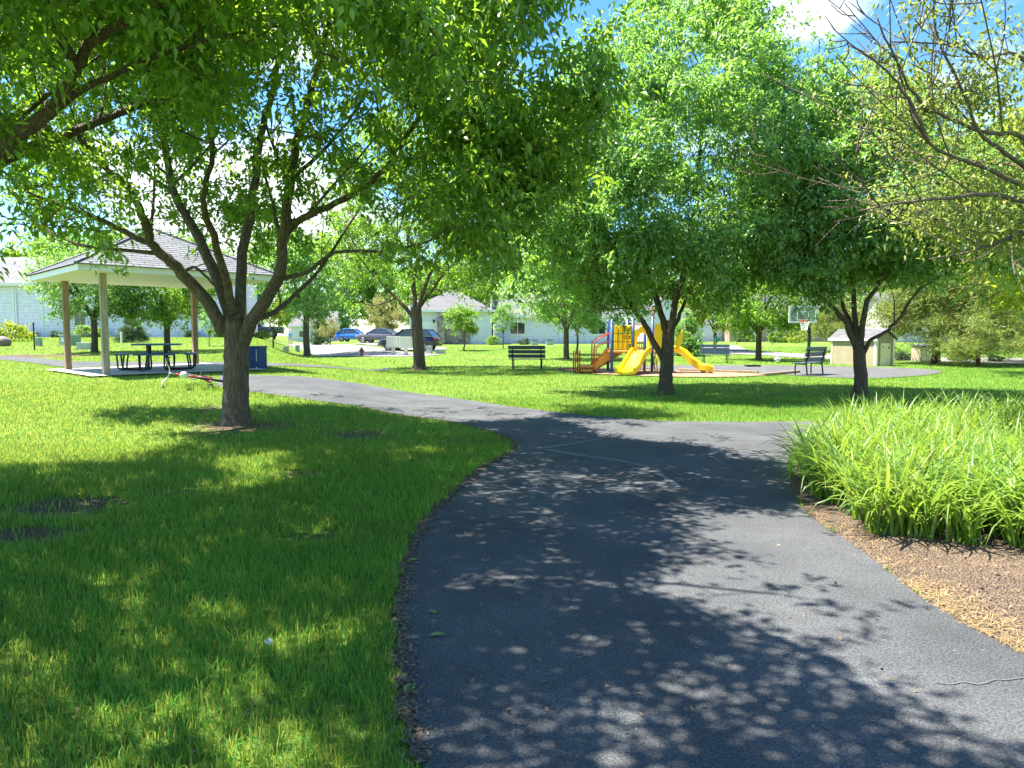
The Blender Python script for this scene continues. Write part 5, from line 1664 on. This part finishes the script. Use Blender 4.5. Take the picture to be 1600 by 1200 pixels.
# ------------------------------------------------------------------ street furniture and utilities
def hydrant():
    p = G(565, 557); s = PX(p.y); h = 14.5 * s; k = h / .75
    t = thing('fire_hydrant', 'dark red fire hydrant at the lawn edge before the street', 'fire hydrant', p)
    MB().lathe([(.16 * k, 0), (.16 * k, .05 * k), (.11 * k, .06 * k), (.11 * k, .5 * k), (.14 * k, .51 * k), (.14 * k, .55 * k)], (0, 0, 0), 14).build('barrel', M['hydrant'], t, smooth=False)
    MB().lathe([(.13 * k, .55 * k), (.12 * k, .63 * k), (.07 * k, .70 * k), (.035 * k, .71 * k), (.03 * k, .76 * k)], (0, 0, 0), 14).build('bonnet', M['hydrant'], t)
    for sx in (-1, 1):
        MB().tube([(sx * .09 * k, 0, .47 * k), (sx * .21 * k, 0, .47 * k)], .06 * k, 10).build('nozzle', M['hydrant'], t)
    MB().tube([(0, -.09 * k, .42 * k), (0, -.19 * k, .42 * k)], .075 * k, 10).build('pumper_cap', M['hydrant'], t)
hydrant()

def mailbox(px, py, label, w_px):
    p = G(px, py); s = PX(p.y)
    W = w_px * s; H = 16.5 * s; leg = 11 * s
    t = thing('cluster_mailbox', label, 'mailbox', p, R(-6), 'cream cluster mailboxes')
    MB().box((0, 0, leg + H / 2), (W, W * .75, H)).build('cabinet', M['cream'], t, bevel=.015)
    MB().box((0, 0, leg + H + .02), (W * 1.06, W * .82, .045)).build('cap', M['cream'], t, bevel=.01)
    MB().box((0, 0, leg / 2), (W * .28, W * .28, leg)).build('pedestal', M['cream'], t)
    MB().box((0, 0, .03), (W * .5, W * .5, .06)).build('base', M['concrete'], t)
    for i in range(2):
        for j in range(4):
            MB().box((W * (-.235 + i * .47), -W * .375 - .006, leg + H * (.14 + j * .24)), (W * .42, .012, H * .2)).build('mail_door', M['cream'], t, bevel=.004)
mailbox(614.5, 554, 'left one of the two cream mailbox cabinets beside the black SUV', 17.5)
mailbox(634.5, 555, 'right one of the two cream mailbox cabinets, next to the tall trunk', 17.5)

def cabinet(name, label, px, py, wpx, hpx, m, rz=0.0, depth=.8, lidm=None, d=None, labelled=False):
    if d is None: p = G(px, py)
    else:
        p = atd(px, py, d); p.z = float(terr(p.x, p.y))
    s = PX(p.y); W = wpx * s; H = hpx * s
    t = thing(name, label, 'utility box', p, rz)
    MB().box((0, 0, H * .45), (W, W * depth, H * .9)).build('housing', m, t, bevel=.01)
    MB().box((0, 0, H * .95), (W * 1.05, W * depth * 1.08, H * .1)).build('lid', lidm or m, t, bevel=.01)
    MB().box((0, 0, .02), (W * 1.2, W * depth * 1.25, .06)).build('pad', M['concrete'], t)
    if labelled:
        MB().box((-W * .18, -W * depth / 2 - .006, H * .55), (W * .28, .008, H * .42)).build('warning_label', M['white'], t)
    return t
cabinet('transformer_box', 'grey green transformer box with a white sticker behind the left pavilion posts', 110, 540, 23, 17, M['util_green'], R(-15), .8, M['util_grey'], None, True)
cabinet('utility_box', 'low wide grey green box on the grass right of the transformer', 133.5, 546, 20, 10.5, M['util_grey'], 0, .7)
cabinet('utility_pedestal', 'slim green utility pedestal beside the thin stake', 61, 541, 7, 13, M['util_green'], 0, 1)
cabinet('utility_box', 'small square grey utility box on the lawn left of the street tree', 447, 549, 8, 8, M['util_grey'], R(10), .9)
cabinet('utility_pedestal', 'narrow pale utility pedestal right beside the street tree', 465, 550, 5.5, 10.5, M['util_green'], 0, 1)
cabinet('utility_box', 'upright grey meter box with white side right of the tall trunk', 671, 553, 8, 12.5, M['util_grey'], R(-20), .8)
cabinet('utility_box', 'low pale utility box on the lawn right of the meter box', 688, 552.5, 15, 7, M['util_grey'], R(5), .7)

def stake(name, label, cat, px, py, top, r, m):
    p = G(px, py)
    o = MB().tube([(0, 0, -.1), (0, 0, (py - top) * PX(p.y))], r, 8).lathe([(r * 1.5, (py - top) * PX(p.y)), (r * 1.2, (py - top) * PX(p.y) + .05)], (0, 0, 0), 8).build(name, m)
    o.location = p
    tag(o, label, cat)
stake('marker_stake', 'thin dark marker stake on the lawn left of the first pavilion post', 'stake', 54, 548, 506, .035, M['black'])
stake('marker_post', 'short pale post on the lawn seen through the pavilion left of the spruce', 'post', 190, 540, 520, .05, M['cream'])

def street_sign():
    p = G(1117, 556); s = PX(p.y)
    t = thing('street_sign', 'small teal street sign on a thin pole behind the distant bench', 'sign', p)
    H = 29 * s
    MB().tube([(0, 0, -.1), (0, 0, H)], .03, 8).build('pole', M['chrome'], t)
    MB().box((.1, -.04, H - .1), (7.5 * s, .02, 5 * s), mtx=Matrix.Rotation(.2, 4, 'Y')).build('sign_plate', M['teal'], t)
street_sign()
def stop_back():
    p = atd(457, 536, 96); p.z = float(terr(p.x, p.y)); s = PX(96)
    t = thing('street_sign', 'round white sign on a thin pole above the walking person', 'sign', p)
    H = 19 * s
    MB().tube([(0, 0, -.1), (0, 0, H + 1.5)], .04, 8).build('pole', M['chrome'], t)
    MB().lathe([(2.3 * s, -.02), (2.3 * s, .02)], (0, -.06, H), 16, Matrix.Rotation(R(90), 4, 'X')).build('sign_plate', M['white'], t)
stop_back()

cabinet('air_conditioner', 'left of two grey air conditioner units against the long pale house', 835, 533, 10, 8, M['util_grey'], 0, .9, M['black'], d=66)
cabinet('air_conditioner', 'right of two grey air conditioner units against the long pale house', 859, 533, 10, 8, M['util_grey'], 0, .9, M['black'], d=66)

# a flat drain grate at the back of the court
def grate():
    p = G(1176, 573.5)
    t = thing('drain_grate', 'dark low grate lying at the back edge of the court', 'grate', p + Vector((0, 0, .04)))
    MB().box((0, 0, .02), (.62, .45, .05)).build('frame', M['black'], t)
    b_ = MB()
    for k in range(6): b_.box((-.25 + k * .1, 0, .052), (.04, .4, .02))
    b_.build('bars', M['tyre'], t)
grate()

# ------------------------------------------------------------------ the walking person
def person():
    p = atd(453, 537, 82); p.z = float(terr(p.x, p.y))
    def skin(name, pts, edges, rad, m, par, root=0):
        me_ = bpy.data.meshes.new(name); me_.from_pydata(pts, edges, []); me_.materials.append(m)
        o = link(name, me_, par)
        md = o.modifiers.new('skin', 'SKIN'); 
        for i, v in enumerate(me_.skin_vertices[0].data if me_.skin_vertices else []): pass
        bm_ = bmesh.new(); bm_.from_mesh(me_)
        lay = bm_.verts.layers.skin.verify()
        bm_.verts.ensure_lookup_table()
        for i, v in enumerate(bm_.verts):
            v[lay].radius = (rad[i], rad[i] * .85); v[lay].use_root = (i == root)
        bm_.to_mesh(me_); bm_.free()
        o.modifiers.new('sub', 'SUBSURF').levels = 1
        o.modifiers['sub'].render_levels = 1
        return o
    body_pts = [(0, 0, .95), (0, 0, 1.2), (0, 0, 1.42), (0, 0, 1.52), (0, -.01, 1.62), (0, -.01, 1.70),
                (-.19, 0, 1.40), (-.26, .02, 1.14), (-.25, -.08, .92), (-.245, -.1, .83), (.19, 0, 1.40), (.26, -.02, 1.14), (.25, .04, .92), (.245, .05, .83),
                (-.10, 0, .88), (-.11, -.12, .50), (-.11, -.10, .08), (-.11, -.22, .04), (.10, 0, .88), (.11, .06, .50), (.11, .22, .12), (.11, .12, .05)]
    edges = [(0, 1), (1, 2), (2, 3), (3, 4), (4, 5), (2, 6), (6, 7), (7, 8), (8, 9), (2, 10), (10, 11), (11, 12), (12, 13), (0, 14), (14, 15), (15, 16), (16, 17), (0, 18), (18, 19), (19, 20), (20, 21)]
    rad = [.14, .14, .15, .06, .09, .08, .065, .045, .035, .04, .065, .045, .035, .04, .09, .06, .045, .04, .09, .06, .045, .04]
    bo = thing('person', 'person in a light blue shirt walking in the far street', 'person', p, R(10))
    b2 = skin('body', body_pts, edges, rad, M['skin'], bo)
    skin('shirt', [(0, 0, .92), (0, 0, 1.2), (0, 0, 1.42), (-.19, 0, 1.42), (-.25, .01, 1.2), (.19, 0, 1.42), (.25, -.01, 1.2)], [(0, 1), (1, 2), (2, 3), (3, 4), (2, 5), (5, 6)], [.18, .175, .18, .085, .07, .085, .07], M['shirt'], bo)
    skin('shorts', [(0, 0, .93), (-.1, 0, .84), (-.11, -.1, .56), (.1, 0, .84), (.11, .05, .56)], [(0, 1), (1, 2), (0, 3), (3, 4)], [.165, .12, .085, .12, .085], M['shorts'], bo)
    MB().ball((0, .015, 1.74), .095, 12, .8).build('hair', M['hair'], bo, smooth=True)
    for sx in (-1, 1): MB().ball((sx * .032, -.095, 1.67), .011, 6).build('eye', M['black'], b2)
person()

# ------------------------------------------------------------------ houses
def house(name, label, pxa, pxb, d, wallh, depth, wallm, rise=2.2, roof='gable', rz=0.0, windows=(), garage=(), zoff=0.0, ridge='x', roofm='roof_grey', trims=(), ov=.45):
    """front wall from pixel column pxa to pxb at distance d; features placed along the front (fractions of its length)"""
    xa = (pxa - 800) / F * d; xb = (pxb - 800) / F * d
    W = xb - xa
    z = float(terr((xa + xb) / 2, d)) + zoff
    t = thing(name, label, 'house', ((xa + xb) / 2, d, z), rz)
    wl = MB().box((0, depth / 2, wallh / 2 - .3), (W, depth, wallh + .6))
    if ridge == 'y':
        wl.prism([(-W / 2, wallh + .002), (W / 2, wallh + .002), (0, wallh + rise)], .0, depth)
    else:
        for sx in (-1, 1):
            wl.add([(sx * W / 2, 0, wallh), (sx * W / 2, depth, wallh), (sx * W / 2, depth / 2, wallh + rise)], [(0, 1, 2)])
    wl.build('wall', M[wallm], t)
    rf = MB(); th = .16
    def slab(V): 
        V2 = V + [(a, b_, c + th) for a, b_, c in V]
        n_ = len(V)
        rf.add(V2, [tuple(range(n_)), tuple(range(n_, 2 * n_))] + [(i, (i + 1) % n_, (i + 1) % n_ + n_, i + n_) for i in range(n_)])
    if ridge == 'x' and roof == 'gable':
        q = rise / (depth / 2)
        for sg in (0, 1):
            y0_ = -ov if sg == 0 else depth + ov
            slab([(-W / 2 - ov, y0_, wallh - ov * q + .02), (W / 2 + ov, y0_, wallh - ov * q + .02), (W / 2 + ov, depth / 2, wallh + rise + .02), (-W / 2 - ov, depth / 2, wallh + rise + .02)])
    elif ridge == 'x':
        q = rise / (depth / 2); e = wallh + .02; a = depth / 2
        F_ = [(-W / 2 - ov, -ov, e), (W / 2 + ov, -ov, e), (W / 2 + ov, depth + ov, e), (-W / 2 - ov, depth + ov, e)]
        r1 = (-W / 2 + a * .9, depth / 2, wallh + rise); r2 = (W / 2 - a * .9, depth / 2, wallh + rise)
        rf.add(F_ + [r1, r2], [(0, 1, 5, 4), (2, 3, 4, 5), (1, 2, 5), (3, 0, 4), (0, 3, 2, 1)])
    else:
        q = rise / (W / 2)
        for sg in (-1, 1):
            slab([(sg * (W / 2 + ov), -ov, wallh - ov * q + .02), (sg * (W / 2 + ov), depth + ov, wallh - ov * q + .02), (0, depth + ov, wallh + rise + .02), (0, -ov, wallh + rise + .02)])
    rf.build('roof', M[roofm], t)
    if ridge == 'x':
        MB().box((0, -ov - .03, wallh - (ov * rise / (depth / 2) if roof == 'gable' else 0) + .06), (W + 2 * ov, .05, .2)).build('fascia', M['white'], t)
    for (f, zc, ww, hh) in windows:
        x = -W / 2 + f * W
        fr = MB()
        fr.box((x, -.03, zc + hh / 2 + .05), (ww + .2, .06, .1)).box((x, -.03, zc - hh / 2 - .05), (ww + .24, .08, .1))
        for sx in (-1, 1): fr.box((x + sx * (ww / 2 + .05), -.03, zc), (.1, .06, hh))
        fr.box((x, -.025, zc), (.05, .04, hh))
        fo = fr.build('window', M['white'], t)
        MB().box((x, -.004, zc), (ww, .02, hh)).build('pane', M['glass'], fo)
    for (f, ww, hh) in garage:
        x = -W / 2 + f * W
        g = MB()
        for k in range(4): g.box((x, -.02, hh * (k + .5) / 4), (ww, .05, hh / 4 - .03))
        g.build('garage_door', M['white'], t)
    for f in trims:
        MB().box((-W / 2 + f * W, -.03, wallh / 2), (.16, .07, wallh)).build('corner_board', M['white'], t)
    return t, W

# left: long pale house beyond the pavilion
h1, W1 = house('house', 'long pale blue grey house beyond the pavilion at the left', -140, 345, 64, 4.9, 9, 'siding_blue', 2.6, 'gable', R(-3), windows=((.555, 1.7, 1.0, 1.2), (.72, 1.7, 1.0, 1.2)), trims=(.335, .43))
MB().box((-W1 / 2 + .36 * W1, -.7, .2), (3.0, 1.3, .5)).build('porch_step', M['concrete'], h1)
MB().box((-W1 / 2 + .345 * W1, -.09, 2.0), (.1, .1, 4.0)).build('downspout', M['white'], h1)
def planter(px, d, lab):
    p = atd(px, 527, d); p.z = float(terr(p.x, p.y)) + .45
    t = thing('planter_pot', lab, 'planter', p)
    MB().lathe([(.22, 0), (.32, .5), (.34, .55), (.28, .55)], (0, 0, 0), 14).build('pot', M['timber'], t)
    MB().lathe([(.27, .5), (.01, .54)], (0, 0, 0), 12).build('soil', M['soilbed'], t)
planter(34, 62.9, 'brown planter pot on the porch step of the left house')
put('shrub', 'yellow green shrub at the far left edge before the pale house', 'shrub', SH2, 16, 533, 1.5, d=50)
def boulder():
    p = G(4, 541)
    mb = MB().ball((0, 0, .25), .5, 12, .75)
    r = random.Random(9)
    mb.v = [(x * (1 + r.uniform(-.1, .1)), y * (1 + r.uniform(-.1, .1)), z * (1 + r.uniform(-.08, .08))) for x, y, z in mb.v]
    o = mb.build('boulder', M['rock'], None, smooth=True); o.location = p; o.scale = (.9, .9, .9)
    tag(o, 'dark rounded boulder at the left edge below the yellow green shrub', 'boulder')
boulder()
for px, sc, lab, me_ in ((92, .8, 'small dark shrub at the pale house wall behind the first post', SH3), (131, 1.1, 'rounded green shrub at the pale house wall right of the transformer', SH1), (158, .9, 'low green shrub at the pale house wall right of the forked tree', SH1), (300, .9, 'dark shrub at the pale house wall right of the back pavilion post', SH3), (341, .9, 'green shrub at the right end of the pale house wall', SH1)):
    put('shrub', lab, 'shrub', me_, px, 530, sc, px, d=62.4)
put('shrub', 'bright yellow green shrub in front of the dark pickup truck', 'shrub', SH2, 410, 533, .85, d=68)

# middle: house with stone columns, and the long pale wing to its right
h2, W2 = house('house', 'white house with a stone column and stone wainscot behind the black SUV', 640, 768, 68, 3.1, 8, 'siding_white', 2.3, 'hip', 0, windows=((.68, 1.75, 1.5, 1.3),), garage=((.20, 2.2, 2.2),))
st = MB().box((-W2 / 2 + .395 * W2, -.35, 1.5), (.75, .7, 3.0)); st.build('stone_column', M['stone'], h2)
MB().box((-W2 / 2 + .60 * W2, -.1, .75), (2.2, .18, 1.5)).build('stone_wainscot', M['stone'], h2)
MB().box((-W2 / 2 + .60 * W2, -.12, 1.54), (2.3, .26, .09)).build('sill', M['white'], h2)
MB().tube([(-W2 / 2 + .35 * W2, -.4, 3.0), (-W2 / 2 + .35 * W2, -.15, 2.7), (-W2 / 2 + .35 * W2, -.12, .1)], .06, 8).build('downspout', M['white'], h2)
MB().box((-W2 / 2 + .30 * W2, -.1, 2.2), (.16, .16, .3)).build('wall_lamp', M['black'], h2)
house('house', 'long low pale house wing behind the black bench and playground', 772, 975, 70, 2.9, 8, 'siding_blue', 2.2, 'gable', 0, windows=((.18, 1.6, 1.4, 1.1), (.8, 1.6, 1.4, 1.1)), zoff=-.1)
# right: white garage, brick entry and tan wall
h3, W3 = house('house', 'white garage house with a steep grey gable behind the evergreen shrub', 1010, 1134, 80, 3.3, 9, 'siding_white', 3.6, 'gable', 0, garage=((.83, 2.5, 2.2),), windows=((.3, 1.8, 1.4, 1.2),), ridge='y')
h4, W4 = house('house', 'tan house with a brick entry and white door behind the yellow green tree', 1136, 1330, 78, 3.0, 9, 'siding_tan', 2.4, 'hip', 0, windows=((.13, 1.7, .9, 1.2), (.52, 1.7, 2.2, 1.2)))
MB().box((-W4 / 2 + .04 * W4, -.25, 1.5), (1.0, .5, 3.0)).build('brick_pier', M['brick'], h4)
dro = MB().box((-W4 / 2 + .22 * W4, -.02, 1.05), (1.0, .06, 2.1)).build('door', M['white'], h4)
MB().ball((-W4 / 2 + .22 * W4 + .38, -.09, 1.0), .05, 8).build('handle', M['chrome'], dro)
house('house', 'white house half hidden by the pines at the right', 1395, 1500, 74, 3.0, 8, 'siding_white', 2.2, 'gable', 0, windows=((.3, 1.6, 1.4, 1.1), (.7, 1.6, 1.4, 1.1)))
house('house', 'distant pale house at the far end of the street', 455, 520, 150, 3.5, 10, 'siding_white', 3.0, 'gable', 0, windows=((.3, 1.7, 1.6, 1.2), (.7, 1.7, 1.6, 1.2)))
for px, d, sc, lab, me_ in ((1160, 75, .9, 'dark round shrub beside the brick entry', SH3), (1172, 75, .8, 'green round shrub right of the brick entry', SH1), (1215, 73, 1.2, 'leafy shrub before the tan house, behind the bright green tree', SH1), (1245, 72, 1.3, 'pale shrub behind the basketball pole', SH2),
                        (1416, 40, .75, 'dark round shrub just right of the shed', SH3), (1427, 41, .65, 'smaller dark round shrub right of the shed and its neighbour', SH3), (1503, 38, .7, 'yellow green leafy plant left of the bushy pine trunk', SH2), (1558, 38, .55, 'low dark shrub right of the bushy pine trunk', SH3), (1392, 44, .8, 'light green shrub right behind the shed', SH1),
                        (817, 67, .8, 'dark shrub by the long pale wall above the black bench', SH3), (770, 66, .9, 'brownish shrub at the corner of the pale house', SH1), (1060, 60, 1.0, 'green shrub at the foot of the evergreen', SH1)):
    put('shrub', lab, 'shrub', me_, px, 540, sc, px * .3, d=d)
def yard_box():
    p = atd(1446, 570, 38.5); p.z = float(terr(p.x, p.y))
    t = thing('storage_box', 'tan wooden yard storage box with two doors under the pines', 'storage box', p, R(12))
    MB().box((0, 0, .42), (1.25, .7, .84)).build('body', M['timber_grey'], t, bevel=.01)
    MB().box((0, 0, .88), (1.35, .8, .07), mtx=Matrix.Rotation(R(6), 4, 'X')).build('lid', M['shingle'], t)
    for sx in (-1, 1):
        d_ = MB().box((sx * .3, -.36, .42), (.55, .03, .7)).build('door', M['cream'], t, bevel=.006)
        MB().box((sx * .08, -.39, .45), (.03, .03, .12)).build('handle', M['black'], d_)
yard_box()

# far trees that close the view above and between the houses
r = random.Random(17)
far = [(-60, 95, 'left edge beyond the pale house'), (60, 98, 'far left behind the pale house roof'), (190, 104, 'behind the pale house, above the pavilion'), (310, 100, 'behind the right end of the pale house'), (395, 112, 'behind the dark pickup truck'),
       (470, 175, 'at the far end of the street on the left'), (535, 160, 'at the far end of the street behind the blue car'), (590, 118, 'behind the grey sedan'), (665, 105, 'behind the white house with the stone column'), (745, 102, 'between the two pale houses'), (840, 108, 'behind the middle of the long pale wing'), (930, 104, 'behind the right end of the long pale wing'),
       (1010, 112, 'behind the white garage gable on its left'), (1100, 108, 'behind the white garage gable on its right'), (1190, 106, 'behind the tan house'), (1280, 100, 'behind the basketball backboard'), (1370, 96, 'behind the shed and pines'), (1470, 100, 'behind the half hidden white house'), (1560, 95, 'far right behind the pines'), (1660, 92, 'beyond the right edge behind the pale pine')]
for i, (px, d, w_) in enumerate(far):
    put('far_tree', 'tall leafy background tree ' + w_, 'tree', FAR1 if i % 2 else FAR2, px, 530, r.uniform(.85, 1.15), r.uniform(0, 6), 'background trees beyond the houses', d=d)
